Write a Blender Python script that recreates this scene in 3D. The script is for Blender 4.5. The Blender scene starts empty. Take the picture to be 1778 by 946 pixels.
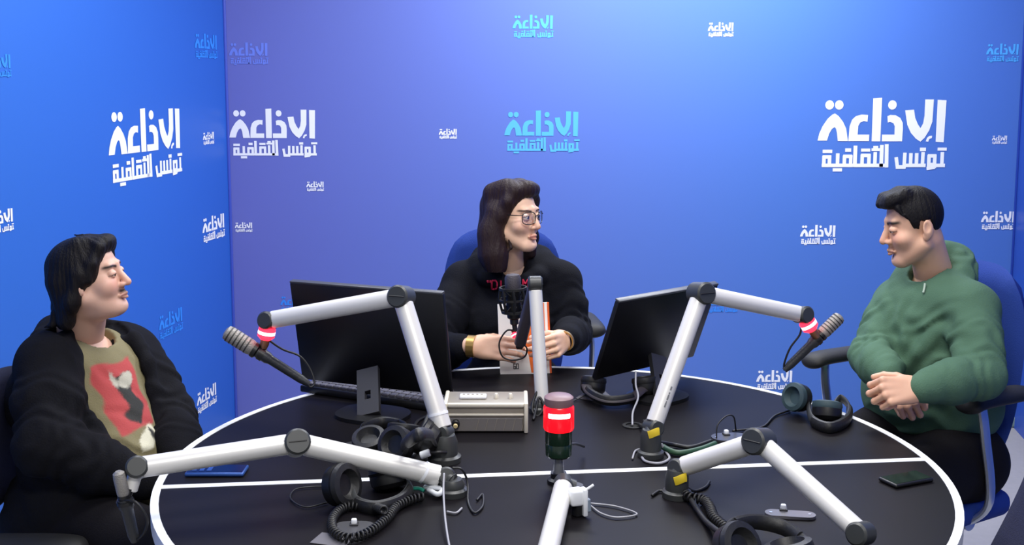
import bpy, bmesh, math
import numpy as np
from math import sin, cos, pi, radians
from mathutils import Vector, Matrix

S = bpy.context.scene
C = S.collection

# ------------------------------------------------------------------ camera, light, exposure
FPX, PITCH, YP, EYE = 1950.0, radians(6.8), 372.5, 1.60
cam_d = bpy.data.cameras.new('camera')
cam = bpy.data.objects.new('camera', cam_d)
C.objects.link(cam)
cam.location = (0, 0, EYE)
cam.rotation_euler = (pi / 2 - PITCH, 0, 0)
cam_d.sensor_width = 36
cam_d.lens = 36 * FPX / 1778
cam_d.shift_y = -(473 - YP) / 1778
cam_d.clip_end = 60
S.camera = cam

W = bpy.data.worlds.new('studio_world')
S.world = W
W.use_nodes = True
W.node_tree.nodes['Background'].inputs[0].default_value = (0.92, 0.95, 1.0, 1)
W.node_tree.nodes['Background'].inputs[1].default_value = 0.40


def area(name, loc, sx, sy, power, col=(1, 1, 1), rot=(0, 0, 0)):
    l = bpy.data.lights.new(name, 'AREA')
    l.shape = 'RECTANGLE'
    l.size, l.size_y, l.energy, l.color = sx, sy, power, col
    o = bpy.data.objects.new(name, l)
    C.objects.link(o)
    o.location, o.rotation_euler = loc, rot
    return o


# ceiling panels of the studio, all out of the frame
area('ceiling_panel_light', (0.75, 4.45, 2.72), 1.7, 0.5, 66, (0.95, 0.97, 1.0))
area('ceiling_panel_light', (0.35, 2.35, 2.72), 1.2, 0.6, 34, (1.0, 0.98, 0.95))
area('ceiling_panel_light', (-0.9, 3.4, 2.72), 0.6, 1.2, 20, (0.95, 0.97, 1.0))
area('ceiling_panel_light', (0.3, 0.4, 2.72), 1.2, 0.6, 42, (1.0, 0.98, 0.95))

vs = S.view_settings
vs.view_transform = 'Standard'
vs.look = 'None'
vs.exposure = 0.25
vs.gamma = 1
vs.use_curve_mapping = False
S.cycles.use_denoising = True
S.cycles.max_bounces = 6


# ------------------------------------------------------------------ helpers
def ray(px, py):
    dx = (px - 889) / FPX
    dy = -(py - YP) / FPX
    return np.array([dx, cos(PITCH) + dy * sin(PITCH), -sin(PITCH) + dy * cos(PITCH)])


def P(px, py, Y):
    d = ray(px, py)
    return np.array([0, 0, EYE]) + d * (Y / d[1])


def PZ(px, py, z):
    d = ray(px, py)
    return np.array([0, 0, EYE]) + d * ((z - EYE) / d[2])


def lin(c):
    return tuple((x / 255 / 12.92) if x / 255 <= 0.04045 else ((x / 255 + 0.055) / 1.055) ** 2.4 for x in c)


def mat(name, rgb, rough=0.5, metal=0.0, bump=0.0, scale=60.0, emit=0.0, var=0.0, spec=None, stretch=None, attr=None, sheen=0.0, sss=0.0, trans=0.0):
    m = bpy.data.materials.new(name)
    m.use_nodes = True
    nt = m.node_tree
    b = nt.nodes['Principled BSDF']
    col = lin(rgb) + (1,)
    b.inputs['Base Color'].default_value = col
    b.inputs['Roughness'].default_value = rough
    b.inputs['Metallic'].default_value = metal
    if spec is not None:
        b.inputs['Specular IOR Level'].default_value = spec
    if sheen:
        b.inputs['Sheen Weight'].default_value = sheen
        b.inputs['Sheen Roughness'].default_value = 0.6
    if sss:
        b.inputs['Subsurface Weight'].default_value = sss
        b.inputs['Subsurface Radius'].default_value = (0.012, 0.005, 0.003)
        b.inputs['Subsurface Scale'].default_value = 1.0
    if trans:
        b.inputs['Transmission Weight'].default_value = trans
        b.inputs['IOR'].default_value = 1.45
    if emit:
        b.inputs['Emission Color'].default_value = col
        b.inputs['Emission Strength'].default_value = emit
    src = None
    if attr:
        a = nt.nodes.new('ShaderNodeAttribute')
        a.attribute_name = attr
        src = a.outputs['Color']
        nt.links.new(src, b.inputs['Base Color'])
    if bump or var:
        tc = nt.nodes.new('ShaderNodeTexCoord')
        mp = nt.nodes.new('ShaderNodeMapping')
        if stretch:
            mp.inputs['Scale'].default_value = stretch
        nz = nt.nodes.new('ShaderNodeTexNoise')
        nz.inputs['Scale'].default_value = scale
        nz.inputs['Detail'].default_value = 4
        nt.links.new(tc.outputs['Object'], mp.inputs['Vector'])
        nt.links.new(mp.outputs['Vector'], nz.inputs['Vector'])
        if bump:
            bp = nt.nodes.new('ShaderNodeBump')
            bp.inputs['Strength'].default_value = bump
            bp.inputs['Distance'].default_value = 0.004
            nt.links.new(nz.outputs['Fac'], bp.inputs['Height'])
            nt.links.new(bp.outputs['Normal'], b.inputs['Normal'])
        if var:
            mr = nt.nodes.new('ShaderNodeMapRange')
            mr.inputs['From Min'].default_value = 0.3
            mr.inputs['From Max'].default_value = 0.7
            mr.inputs['To Min'].default_value = 1 - var
            mr.inputs['To Max'].default_value = 1 + var
            nt.links.new(nz.outputs['Fac'], mr.inputs['Value'])
            mx = nt.nodes.new('ShaderNodeVectorMath')
            mx.operation = 'SCALE'
            if src:
                nt.links.new(src, mx.inputs[0])
            else:
                mx.inputs[0].default_value = col[:3]
            nt.links.new(mr.outputs['Result'], mx.inputs['Scale'])
            nt.links.new(mx.outputs['Vector'], b.inputs['Base Color'])
    return m


def mesh_obj(name, V, F, material, parent=None, tint=None, sharp=35):
    me = bpy.data.meshes.new(name)
    V = np.asarray(V, dtype=np.float64).reshape(-1, 3)
    off = np.array(root_loc(parent)) if parent else np.zeros(3)
    V = V - off
    if isinstance(F, np.ndarray):
        n = len(F)
        me.vertices.add(len(V))
        me.vertices.foreach_set('co', V.astype(np.float32).ravel())
        me.loops.add(n * 4)
        me.loops.foreach_set('vertex_index', F.astype(np.int32).ravel())
        me.polygons.add(n)
        me.polygons.foreach_set('loop_start', np.arange(0, n * 4, 4, dtype=np.int32))
        me.update(calc_edges=True)
        me.validate()
    else:
        me.from_pydata([tuple(v) for v in V], [], F)
        me.update()
    me.shade_smooth()
    if sharp:
        me.set_sharp_from_angle(angle=radians(sharp))
    if tint is not None:
        a = me.color_attributes.new('tint', 'FLOAT_COLOR', 'POINT')
        a.data.foreach_set('color', np.c_[tint, np.ones(len(tint))].astype(np.float32).ravel())
    me.materials.append(material)
    o = bpy.data.objects.new(name, me)
    C.objects.link(o)
    if parent:
        o.parent = parent
    return o


def root_loc(o):
    while o.parent:
        o = o.parent
    return o.location


def thing(name, label, cat, loc=(0, 0, 0), group=None):
    o = bpy.data.objects.new(name, None)
    C.objects.link(o)
    o.empty_display_size = 0.05
    o.location = Vector([float(x) for x in loc])
    tag(o, label, cat, group)
    return o


def tag(o, label, cat, group=None):
    o['label'], o['category'] = label, cat
    if group:
        o['group'] = group
    return o


# geometry pieces are (V, F)
def join(*gs):
    V, F, n = [], [], 0
    for v, f in gs:
        V.extend([tuple(x) for x in v])
        F.extend([tuple(i + n for i in q) for q in f])
        n += len(v)
    return V, F


def part(name, gs, m, parent=None, sharp=35):
    if isinstance(gs, tuple):
        gs = [gs]
    V, F = join(*gs)
    return mesh_obj(name, V, F, m, parent, sharp=sharp)


def struct(name, gs, m):
    o = part(name, gs, m)
    o['kind'] = 'structure'
    return o


def frame(z, x=None):
    z = np.array(z, float)
    z /= np.linalg.norm(z)
    if x is None:
        x = np.array([1, 0, 0]) if abs(z[0]) < 0.9 else np.array([0, 1, 0])
    x = np.array(x, float)
    x = x - z * x.dot(z)
    x /= np.linalg.norm(x)
    return np.stack([x, np.cross(z, x), z], 1)


def rotz(a):
    return np.array([[cos(a), -sin(a), 0], [sin(a), cos(a), 0], [0, 0, 1]])


def xf(g, M=None, t=(0, 0, 0)):
    V = np.asarray(g[0], float).reshape(-1, 3)
    if M is not None:
        V = V @ np.asarray(M).T
    return V + np.asarray(t, float), g[1]


def rbox(size, r=0.004, seg=2, M=None, t=(0, 0, 0)):
    bm = bmesh.new()
    bmesh.ops.create_cube(bm, size=1)
    for v in bm.verts:
        v.co = Vector((v.co.x * size[0], v.co.y * size[1], v.co.z * size[2]))
    if r > 0:
        bmesh.ops.bevel(bm, geom=list(bm.edges), offset=min(r, 0.49 * min(size)), segments=seg, profile=0.5, affect='EDGES')
    bm.verts.index_update()
    V = [tuple(v.co) for v in bm.verts]
    F = [tuple(v.index for v in f.verts) for f in bm.faces]
    bm.free()
    return xf((V, F), M, t)


def lathe(prof, n=24, M=None, t=(0, 0, 0)):
    V, F = [], []
    k = len(prof)
    for r, z in prof:
        for i in range(n):
            a = 2 * pi * i / n
            V.append((r * cos(a), r * sin(a), z))
    for j in range(k - 1):
        for i in range(n):
            i2 = (i + 1) % n
            F.append((j * n + i, j * n + i2, (j + 1) * n + i2, (j + 1) * n + i))
    F.append(tuple(reversed(range(n))))
    F.append(tuple((k - 1) * n + i for i in range(n)))
    return xf((V, F), M, t)


def rod(a, b, r, n=20, ch=0.0):
    a, b = np.array(a, float), np.array(b, float)
    L = np.linalg.norm(b - a)
    pr = [(r, 0), (r, L)] if not ch else [(r - ch, 0), (r, ch), (r, L - ch), (r - ch, L)]
    return lathe(pr, n, frame(b - a), a)


def smooth_path(pts, n=8):
    pts = [np.array(p, float) for p in pts]
    if len(pts) < 3:
        return pts
    q = [2 * pts[0] - pts[1]] + pts + [2 * pts[-1] - pts[-2]]
    out = []
    for i in range(1, len(q) - 2):
        for k in range(n):
            t = k / n
            p0, p1, p2, p3 = q[i - 1], q[i], q[i + 1], q[i + 2]
            out.append(0.5 * (2 * p1 + (p2 - p0) * t + (2 * p0 - 5 * p1 + 4 * p2 - p3) * t * t + (3 * p1 - p0 - 3 * p2 + p3) * t ** 3))
    out.append(pts[-1])
    return out


def tube(pts, r, n=8, flat=None):
    """sweep a circle (or an ellipse, flat = (half width, half height)) along pts"""
    pts = [np.array(p, float) for p in pts]
    V, F = [], []
    prev = None
    rs = r if hasattr(r, '__len__') else [r] * len(pts)
    for i, p in enumerate(pts):
        t = pts[min(i + 1, len(pts) - 1)] - pts[max(i - 1, 0)]
        t /= np.linalg.norm(t) + 1e-12
        if prev is None:
            up = np.array([0, 0, 1.0]) if abs(t[2]) < 0.9 else np.array([1.0, 0, 0])
        else:
            up = prev
        up = up - t * up.dot(t)
        up /= np.linalg.norm(up)
        prev = up
        s = np.cross(t, up)
        for k in range(n):
            a = 2 * pi * k / n
            if flat:
                w = rs[i] if hasattr(r, '__len__') else 1.0
                V.append(p + s * cos(a) * flat[0] * w + up * sin(a) * flat[1] * w)
            else:
                V.append(p + s * cos(a) * rs[i] + up * sin(a) * rs[i])
    for i in range(len(pts) - 1):
        for k in range(n):
            k2 = (k + 1) % n
            F.append((i * n + k, i * n + k2, (i + 1) * n + k2, (i + 1) * n + k))
    F.append(tuple(reversed(range(n))))
    F.append(tuple((len(pts) - 1) * n + k for k in range(n)))
    return V, F


def prism(poly, z0, z1, M=None, t=(0, 0, 0)):
    n = len(poly)
    V = [(x, y, z0) for x, y in poly] + [(x, y, z1) for x, y in poly]
    F = [tuple(reversed(range(n))), tuple(range(n, 2 * n))]
    F += [(i, (i + 1) % n, n + (i + 1) % n, n + i) for i in range(n)]
    return xf((V, F), M, t)


def round_ends(n, k):
    return [math.sqrt(max(0.02, 1 - max(0.0, 1 - min(i, n - 1 - i) / k) ** 2)) for i in range(n)]


def holed_plate(w, L, hw, z0, z1, t):
    """upright plate (x by z, thickness t) with a rectangular hole"""
    xs, zs = (-w / 2, -hw, hw, w / 2), (0, z0, z1, L)
    V = [(x, y, z) for y in (-t / 2, t / 2) for z in zs for x in xs]
    ix = lambda y, j, i: y * 16 + j * 4 + i
    F = []
    for j in range(3):
        for i in range(3):
            if i == 1 and j == 1:
                continue
            F += [(ix(0, j, i), ix(0, j, i + 1), ix(0, j + 1, i + 1), ix(0, j + 1, i)), (ix(1, j, i + 1), ix(1, j, i), ix(1, j + 1, i), ix(1, j + 1, i + 1))]
    for k in range(3):
        F += [(ix(0, 0, k + 1), ix(0, 0, k), ix(1, 0, k), ix(1, 0, k + 1)), (ix(0, 3, k), ix(0, 3, k + 1), ix(1, 3, k + 1), ix(1, 3, k)),
              (ix(0, k, 0), ix(0, k + 1, 0), ix(1, k + 1, 0), ix(1, k, 0)), (ix(0, k + 1, 3), ix(0, k, 3), ix(1, k, 3), ix(1, k + 1, 3))]
    F += [(ix(0, 1, 1), ix(0, 1, 2), ix(1, 1, 2), ix(1, 1, 1)), (ix(0, 2, 2), ix(0, 2, 1), ix(1, 2, 1), ix(1, 2, 2)),
          (ix(0, 2, 1), ix(0, 1, 1), ix(1, 1, 1), ix(1, 2, 1)), (ix(0, 1, 2), ix(0, 2, 2), ix(1, 2, 2), ix(1, 1, 2))]
    return V, F


def stadium(L, w, n=10):
    p = []
    for i in range(n + 1):
        a = -pi / 2 + pi * i / n
        p.append((L / 2 - w / 2 + w / 2 * cos(a), w / 2 * sin(a)))
    for i in range(n + 1):
        a = pi / 2 + pi * i / n
        p.append((-L / 2 + w / 2 + w / 2 * cos(a), w / 2 * sin(a)))
    return p


# ------------------------------------------------------------------ sculpting by distance fields
class Field:
    def __init__(s, lo, hi, h):
        s.lo, s.h = np.array(lo, float), h
        s.n = np.ceil((np.array(hi, float) - s.lo) / h).astype(int) + 1
        s.ax = [(s.lo[i] + h * np.arange(s.n[i])).astype(np.float32) for i in range(3)]
        s.D = np.full(s.n, 0.5, np.float32)

    def win(s, lo, hi):
        a = np.clip(np.floor((np.array(lo) - s.lo) / s.h).astype(int), 0, s.n)
        b = np.clip(np.ceil((np.array(hi) - s.lo) / s.h).astype(int) + 1, 0, s.n)
        sl = tuple(slice(a[i], b[i]) for i in range(3))
        g = [s.ax[i][a[i]:b[i]] for i in range(3)]
        return sl, (g[0][:, None, None], g[1][None, :, None], g[2][None, None, :]), bool((b > a).all())

    def put(s, fn, lo, hi, k=0.0, op='u'):
        m = 2.5 * k + 5 * s.h
        sl, g, ok = s.win(np.array(lo) - m, np.array(hi) + m)
        if not ok:
            return s
        d, c = fn(*g), s.D[sl]
        if op == 'u':
            r = smin(c, d, k)
        elif op == 's':
            r = -smin(-c, d, k)
        elif op == 'i':
            r = -smin(-c, -d, k)
        s.D[sl] = r
        return s

    def cap(s, a, b, ra, rb=None, k=0.0, op='u', flat=None):
        """tapered capsule; flat = (direction, factor) squeezes it along a direction"""
        rb = ra if rb is None else rb
        a, b = np.array(a, float), np.array(b, float)
        n, f = (None, 1) if flat is None else (np.array(flat[0], float) / np.linalg.norm(flat[0]), flat[1])
        ba = b - a
        if n is not None:
            ba = ba + (1 / f - 1) * n * ba.dot(n)
        bb = max(ba.dot(ba), 1e-12)

        def fn(X, Y, Z):
            x, y, z = X - a[0], Y - a[1], Z - a[2]
            if n is not None:
                q = (1 / f - 1) * (x * n[0] + y * n[1] + z * n[2])
                x, y, z = x + q * n[0], y + q * n[1], z + q * n[2]
            t = np.clip((x * ba[0] + y * ba[1] + z * ba[2]) / bb, 0, 1)
            d = np.sqrt((x - t * ba[0]) ** 2 + (y - t * ba[1]) ** 2 + (z - t * ba[2]) ** 2) - (ra + (rb - ra) * t)
            return (d * (f if n is not None else 1)).astype(np.float32)
        R = max(ra, rb)
        return s.put(fn, np.minimum(a, b) - R, np.maximum(a, b) + R, k, op)

    def chain(s, pts, rs, k=0.0, op='u', flat=None):
        for i in range(len(pts) - 1):
            s.cap(pts[i], pts[i + 1], rs[i], rs[i + 1], k, op, flat)
        return s

    def ell(s, c, r, k=0.0, op='u', M=None):
        c, r = np.array(c, float), np.array(r, float)
        M = np.eye(3) if M is None else np.asarray(M)

        def fn(X, Y, Z):
            x, y, z = X - c[0], Y - c[1], Z - c[2]
            q = [x * M[0, i] + y * M[1, i] + z * M[2, i] for i in range(3)]
            k0 = np.sqrt(sum((q[i] / r[i]) ** 2 for i in range(3)))
            k1 = np.sqrt(sum((q[i] / r[i] ** 2) ** 2 for i in range(3))) + 1e-9
            return (k0 * (k0 - 1) / k1).astype(np.float32)
        R = max(r)
        return s.put(fn, c - R, c + R, k, op)

    def fold(s, c, axis, lam, amp, rad, ph=0.0):
        """cloth folds: ripples along an axis that fade with distance"""
        c, axis = np.array(c, float), np.array(axis, float) / np.linalg.norm(axis)
        sl, (X, Y, Z), ok = s.win(c - 2 * rad, c + 2 * rad)
        if ok:
            x, y, z = X - c[0], Y - c[1], Z - c[2]
            t = x * axis[0] + y * axis[1] + z * axis[2]
            w = 0.012 * np.sin(60 * x + 1) + 0.012 * np.sin(55 * y + 40 * z)
            s.D[sl] += (amp * np.sin(2 * pi * (t + w) / lam + ph) * np.exp(-(x * x + y * y + z * z) / (rad * rad / 2))).astype(np.float32)
        return s

    def wob(s, amp, f, seed=0.0):
        X, Y, Z = s.ax[0][:, None, None], s.ax[1][None, :, None], s.ax[2][None, None, :]
        s.D += (amp * np.sin(X * f + 1.7 * np.sin(Y * f * 0.8 + seed)) * np.sin(Z * f * 0.7 + 1.5 * np.sin(X * f * 0.6 + 2 * seed) + Y * f * 0.5)).astype(np.float32)
        return s

    def mesh(s):
        D, h = s.D, s.h
        sg = D < 0
        nx, ny, nz = D.shape
        cnt = np.zeros((nx - 1, ny - 1, nz - 1), np.int8)
        offs = [(i, j, k) for i in (0, 1) for j in (0, 1) for k in (0, 1)]
        for i, j, k in offs:
            cnt += sg[i:nx - 1 + i, j:ny - 1 + j, k:nz - 1 + k]
        mk = (cnt > 0) & (cnt < 8)
        idx = np.full(mk.shape, -1, np.int64)
        idx[mk] = np.arange(mk.sum())
        cells = np.argwhere(mk)
        pos, num = np.zeros((len(cells), 3)), np.zeros(len(cells))
        for o0 in offs:
            for ax in range(3):
                if o0[ax]:
                    continue
                o1 = list(o0)
                o1[ax] = 1
                d0 = D[cells[:, 0] + o0[0], cells[:, 1] + o0[1], cells[:, 2] + o0[2]]
                d1 = D[cells[:, 0] + o1[0], cells[:, 1] + o1[1], cells[:, 2] + o1[2]]
                cr = (d0 < 0) != (d1 < 0)
                t = np.where(cr, d0 / np.where(cr, d0 - d1, 1), 0)
                p = np.tile(np.array(o0, float), (len(cells), 1))
                p[:, ax] += t
                pos += p * cr[:, None]
                num += cr
        V = s.lo + h * (cells + pos / np.maximum(num, 1)[:, None])
        Fs = []
        for ax in range(3):
            b, c = (ax + 1) % 3, (ax + 2) % 3
            a0 = [slice(None)] * 3
            a1 = [slice(None)] * 3
            a0[ax], a1[ax] = slice(0, -1), slice(1, None)
            s0, s1 = sg[tuple(a0)], sg[tuple(a1)]
            e = np.argwhere(s0 != s1)
            sh = mk.shape
            e = e[(e[:, b] > 0) & (e[:, c] > 0) & (e[:, b] < sh[b]) & (e[:, c] < sh[c])]
            fl = s0[e[:, 0], e[:, 1], e[:, 2]]
            q = []
            for db, dc in ((1, 1), (0, 1), (0, 0), (1, 0)):
                f = e.copy()
                f[:, b] -= db
                f[:, c] -= dc
                q.append(idx[f[:, 0], f[:, 1], f[:, 2]])
            q = np.stack(q, 1)
            q[~fl] = q[~fl][:, ::-1]
            Fs.append(q)
        return V, np.concatenate(Fs)


def smin(a, b, k):
    if k <= 0:
        return np.minimum(a, b)
    h = np.clip(0.5 + 0.5 * (b - a) / k, 0, 1)
    return b * (1 - h) + a * h - k * h * (1 - h)


def jn(ms):
    V, F, n = [], [], 0
    for v, f in ms:
        V.append(v)
        F.append(f + n)
        n += len(v)
    return np.concatenate(V), np.concatenate(F)


# ------------------------------------------------------------------ the room
YB, KW, ZC = 5.22, 0.17, 2.75
XL, XR = P(397, 300, YB)[0], P(1767, 300, YB)[0]


def wall_mat(name, left, right, x0, x1, axis):
    m = mat(name, left, 0.42, spec=0.35)
    nt = m.node_tree
    b = nt.nodes['Principled BSDF']
    tc = nt.nodes.new('ShaderNodeTexCoord')
    sp = nt.nodes.new('ShaderNodeSeparateXYZ')
    mr = nt.nodes.new('ShaderNodeMapRange')
    mr.inputs['From Min'].default_value, mr.inputs['From Max'].default_value = x0, x1
    mx = nt.nodes.new('ShaderNodeMix')
    mx.data_type = 'RGBA'
    mx.inputs['A'].default_value = lin(left) + (1,)
    mx.inputs['B'].default_value = lin(right) + (1,)
    nt.links.new(tc.outputs['Object'], sp.inputs[0])
    nt.links.new(sp.outputs[axis], mr.inputs['Value'])
    nt.links.new(mr.outputs['Result'], mx.inputs['Factor'])
    nt.links.new(mx.outputs['Result'], b.inputs['Base Color'])
    return m


m_wb = wall_mat('printed_back_wall', (104, 112, 187), (80, 121, 197), XL + 0.1, XL + 2.6, 'X')
m_wl = wall_mat('printed_left_wall', (56, 114, 204), (44, 98, 192), 2.5, YB, 'Y')
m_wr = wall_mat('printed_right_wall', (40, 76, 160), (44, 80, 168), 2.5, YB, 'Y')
m_floor = mat('grey_floor', (162, 158, 154), 0.45, bump=0.05, scale=30, var=0.04)
m_ceil = mat('white_ceiling', (225, 225, 225), 0.9)

YN = 0.9


def wx(X, Y):
    return X - KW * (YB - Y)


def slab(pts, z0, z1):
    return prism(pts, z0, z1)


T = 0.08
wall_back = struct('wall_back', slab([(XL - T, YB), (XR + T, YB), (XR + T, YB + T), (XL - T, YB + T)], 0, ZC), m_wb)
wall_left = struct('wall_left', slab([(XL, YB), (XL - T, YB), (wx(XL, YN) - T, YN), (wx(XL, YN), YN)], 0, ZC), m_wl)
wall_right = struct('wall_right', slab([(XR + T, YB), (XR, YB), (wx(XR, YN), YN), (wx(XR, YN) + T, YN)], 0, ZC), m_wr)
struct('floor', slab([(-2.9, -0.8), (2.9, -0.8), (2.9, YB + T), (-2.9, YB + T)], -0.06, 0.0), m_floor)
struct('ceiling', slab([(-2.9, -0.8), (2.9, -0.8), (2.9, YB + T), (-2.9, YB + T)], ZC, ZC + 0.06), m_ceil)
m_trim = mat('corner_bead', (66, 88, 190), 0.4)
struct('trim_1', rbox((0.012, 0.012, ZC), 0.003, 2, None, (XL + 0.004, YB - 0.006, ZC / 2)), m_trim)
struct('trim_2', rbox((0.012, 0.012, ZC), 0.003, 2, None, (XR - 0.004, YB - 0.006, ZC / 2)), mat('dark_corner_bead', (30, 58, 150), 0.4))

# the lettering printed on the walls: one drawing, in units of the headline's width
BIG = [
    [(688, 100), (735, 102), (730, 325), (687, 322)],
    [(518, 155), (565, 152), (573, 195), (588, 228), (603, 250), (616, 225), (622, 185), (622, 98), (668, 98), (665, 215), (650, 262), (628, 300), (606, 322), (580, 305), (553, 275), (532, 232)],
    [(634, 320), (640, 302), (652, 291), (667, 290), (666, 302), (652, 308), (648, 322)],
    [(425, 186), (440, 180), (468, 181), (494, 196), (508, 222), (510, 255), (508, 320), (400, 320), (400, 284), (466, 284), (466, 240), (458, 223), (440, 217), (428, 220)],
    [(346, 92), (393, 89), (392, 320), (346, 320)],
    [(322, 180), (320, 216), (300, 212), (282, 220), (272, 238), (270, 284), (332, 284), (332, 319), (222, 319), (226, 240), (238, 205), (258, 186), (288, 178)],
    [(58, 316), (66, 278), (82, 240), (108, 200), (132, 178), (146, 172), (166, 186), (190, 216), (208, 252), (220, 319), (166, 319), (160, 275), (154, 252), (146, 244), (132, 254), (118, 280), (108, 316)],
]
for cx in (116, 167, 449):
    BIG.append([(cx + 23 * cos(a), 127 + 25 * sin(a)) for a in np.linspace(0, 2 * pi, 16)[:-1]])
SUB = [  # strokes of the second line: (x0, y0, x1, y1, thickness)
    (175, 735, 400, 735, 28), (180, 735, 180, 672, 28), (180, 668, 226, 668, 28), (224, 668, 224, 735, 28),
    (178, 624, 204, 624, 26), (210, 624, 234, 624, 26), (288, 735, 288, 650, 28), (262, 770, 286, 770, 26), (292, 770, 316, 770, 26),
    (342, 735, 342, 668, 28), (342, 664, 392, 664, 28), (392, 664, 392, 735, 28), (356, 614, 382, 614, 28),
    (426, 735, 426, 590, 30), (426, 735, 660, 735, 28), (482, 735, 482, 660, 28), (482, 656, 536, 656, 28), (536, 656, 536, 735, 28),
    (480, 614, 504, 614, 24), (510, 614, 534, 614, 24), (584, 735, 584, 640, 28), (562, 610, 584, 610, 22), (590, 610, 610, 610, 22), (574, 590, 598, 590, 20),
    (634, 735, 634, 585, 30), (676, 740, 672, 578, 30),
    (752, 680, 762, 740, 28), (762, 748, 815, 748, 30), (816, 750, 818, 645, 28), (820, 735, 975, 735, 28), (866, 735, 866, 648, 28), (912, 735, 912, 648, 28),
    (960, 735, 962, 640, 28), (946, 608, 972, 608, 28),
    (1010, 735, 1010, 664, 28), (1010, 660, 1056, 660, 28), (1056, 660, 1056, 745, 28), (1010, 728, 1056, 728, 28), (1004, 758, 1050, 752, 26),
    (1056, 735, 1128, 735, 28), (1114, 735, 1114, 640, 28), (1084, 606, 1108, 606, 24), (1116, 606, 1138, 606, 24),
]


def logo_geo(sub=True):
    V, F = [], []
    for poly in BIG:
        n = len(V)
        V += [((x - 60) / 675, (322 - y) / 675, 0) for x, y in poly]
        q = tuple(range(n, len(V)))
        a = sum(V[q[i]][0] * V[q[(i + 1) % len(q)]][1] - V[q[(i + 1) % len(q)]][0] * V[q[i]][1] for i in range(len(q)))
        F.append(q if a > 0 else q[::-1])
    if sub:
        for i, (x0, y0, x1, y1, t) in enumerate(SUB):
            p = np.array([(x0 - 128) / 1000, (548 - y0) / 1000])
            q = np.array([(x1 - 128) / 1000, (548 - y1) / 1000])
            d = (q - p) / (np.linalg.norm(q - p) + 1e-9)
            nrm = np.array([-d[1], d[0]]) * t / 2000
            e = d * t / 2600
            n = len(V)
            zz = 0.0004 * (i % 5)
            V += [(*(p - e - nrm), zz), (*(q + e - nrm), zz), (*(q + e + nrm), zz), (*(p - e + nrm), zz)]
            F.append((n, n + 1, n + 2, n + 3))
    return np.array(V), F


LOGO = logo_geo()
m_lw = mat('white_lettering', (250, 250, 250), 0.5)
m_lc = mat('cyan_lettering', (84, 178, 240), 0.5)
m_lf = mat('faint_lettering', (108, 132, 226), 0.5)
m_ls = mat('sky_blue_lettering', (52, 140, 238), 0.5)
WALLS = {
    'b': (wall_back, np.array([0, YB, 0]), np.array([0, -1.0, 0]), np.array([1.0, 0, 0])),
    'l': (wall_left, np.array([XL, YB, 0]), np.array([1, -KW, 0]) / math.hypot(1, KW), np.array([KW, 1, 0]) / math.hypot(1, KW)),
}
EYEP = np.array([0, 0, EYE])


def logo(w, x0, x1, base, m, label, high=1.0):
    wall, p0, n, u = WALLS[w]

    def hit(px, py):
        d = ray(px, py)
        return EYEP + d * ((p0 - EYEP).dot(n) / d.dot(n))
    B = hit(x1, base)
    A = hit(x0, base)
    wd = (B - A).dot(u)
    V = LOGO[0]
    G = (B - u * wd)[None] + V[:, :1] * wd * u + V[:, 1:2] * wd * high * np.array([0, 0, 1.0]) + n * 0.0015 + V[:, 2:] * n * 0.25
    o = part('logo', (G, LOGO[1]), m, wall, sharp=0)
    o['label'] = label


logo('b', 399, 548, 240, m_lw, 'large white two-line Arabic lettering beside the left corner')
logo('b', 1420, 1640, 246, m_lw, 'largest white two-line Arabic lettering above the man in green')
logo('b', 876, 1004, 236, m_lc, 'pale cyan two-line Arabic lettering above the seated woman')
logo('b', 890, 960, 50, m_lc, 'small pale blue Arabic lettering near the top of the wall')
logo('b', 1229, 1273, 54, m_lw, 'tiny white Arabic lettering near the top of the wall')
logo('b', 398, 465, 97, m_lf, 'faint violet Arabic lettering high by the corner')
logo('b', 1712, 1768, 95, m_lc, 'cyan Arabic lettering high by the right corner')
logo('b', 762, 793, 234, m_lw, 'tiny white Arabic lettering left of the cyan lettering')
logo('b', 1722, 1748, 244, m_lw, 'tiny white Arabic lettering beside the right corner')
logo('b', 532, 562, 325, m_lw, 'tiny white Arabic lettering below the large white lettering')
logo('b', 408, 438, 396, m_lw, 'tiny white Arabic lettering low by the left corner')
logo('b', 1389, 1450, 411, m_lw, 'small white Arabic lettering left of the man in green')
logo('b', 1703, 1761, 386, m_lw, 'small white Arabic lettering by the right corner')
logo('b', 1696, 1753, 492, m_ls, 'blue Arabic lettering partly behind the blue chair')
logo('b', 487, 535, 530, m_ls, 'blue Arabic lettering partly behind the left monitor')
logo('b', 1226, 1280, 530, m_ls, 'blue Arabic lettering under the right microphone arm')
logo('b', 1313, 1375, 663, m_lw, 'small white Arabic lettering above the table edge')
logo('l', 188, 313, 256, m_lw, 'large white two-line Arabic lettering on the left wall', 0.86)
logo('l', 338, 376, 86, m_ls, 'small blue Arabic lettering high by the corner', 0.86)
logo('l', -34, 18, 118, m_ls, 'blue Arabic lettering cut by the picture edge, upper', 0.86)
logo('l', 352, 371, 241, m_lw, 'tiny white Arabic lettering between the large ones', 0.86)
logo('l', -30, 22, 384, m_lw, 'white Arabic lettering cut by the picture edge', 0.86)
logo('l', 351, 389, 394, m_lw, 'small white Arabic lettering beside the corner', 0.86)
logo('l', 275, 316, 556, m_ls, 'blue Arabic lettering beside the man in black', 0.86)
logo('l', 341, 375, 684, m_lw, 'small white Arabic lettering low beside the table', 0.86)
logo('l', -22, 22, 676, m_ls, 'blue Arabic lettering behind the man in black', 0.86)

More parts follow.
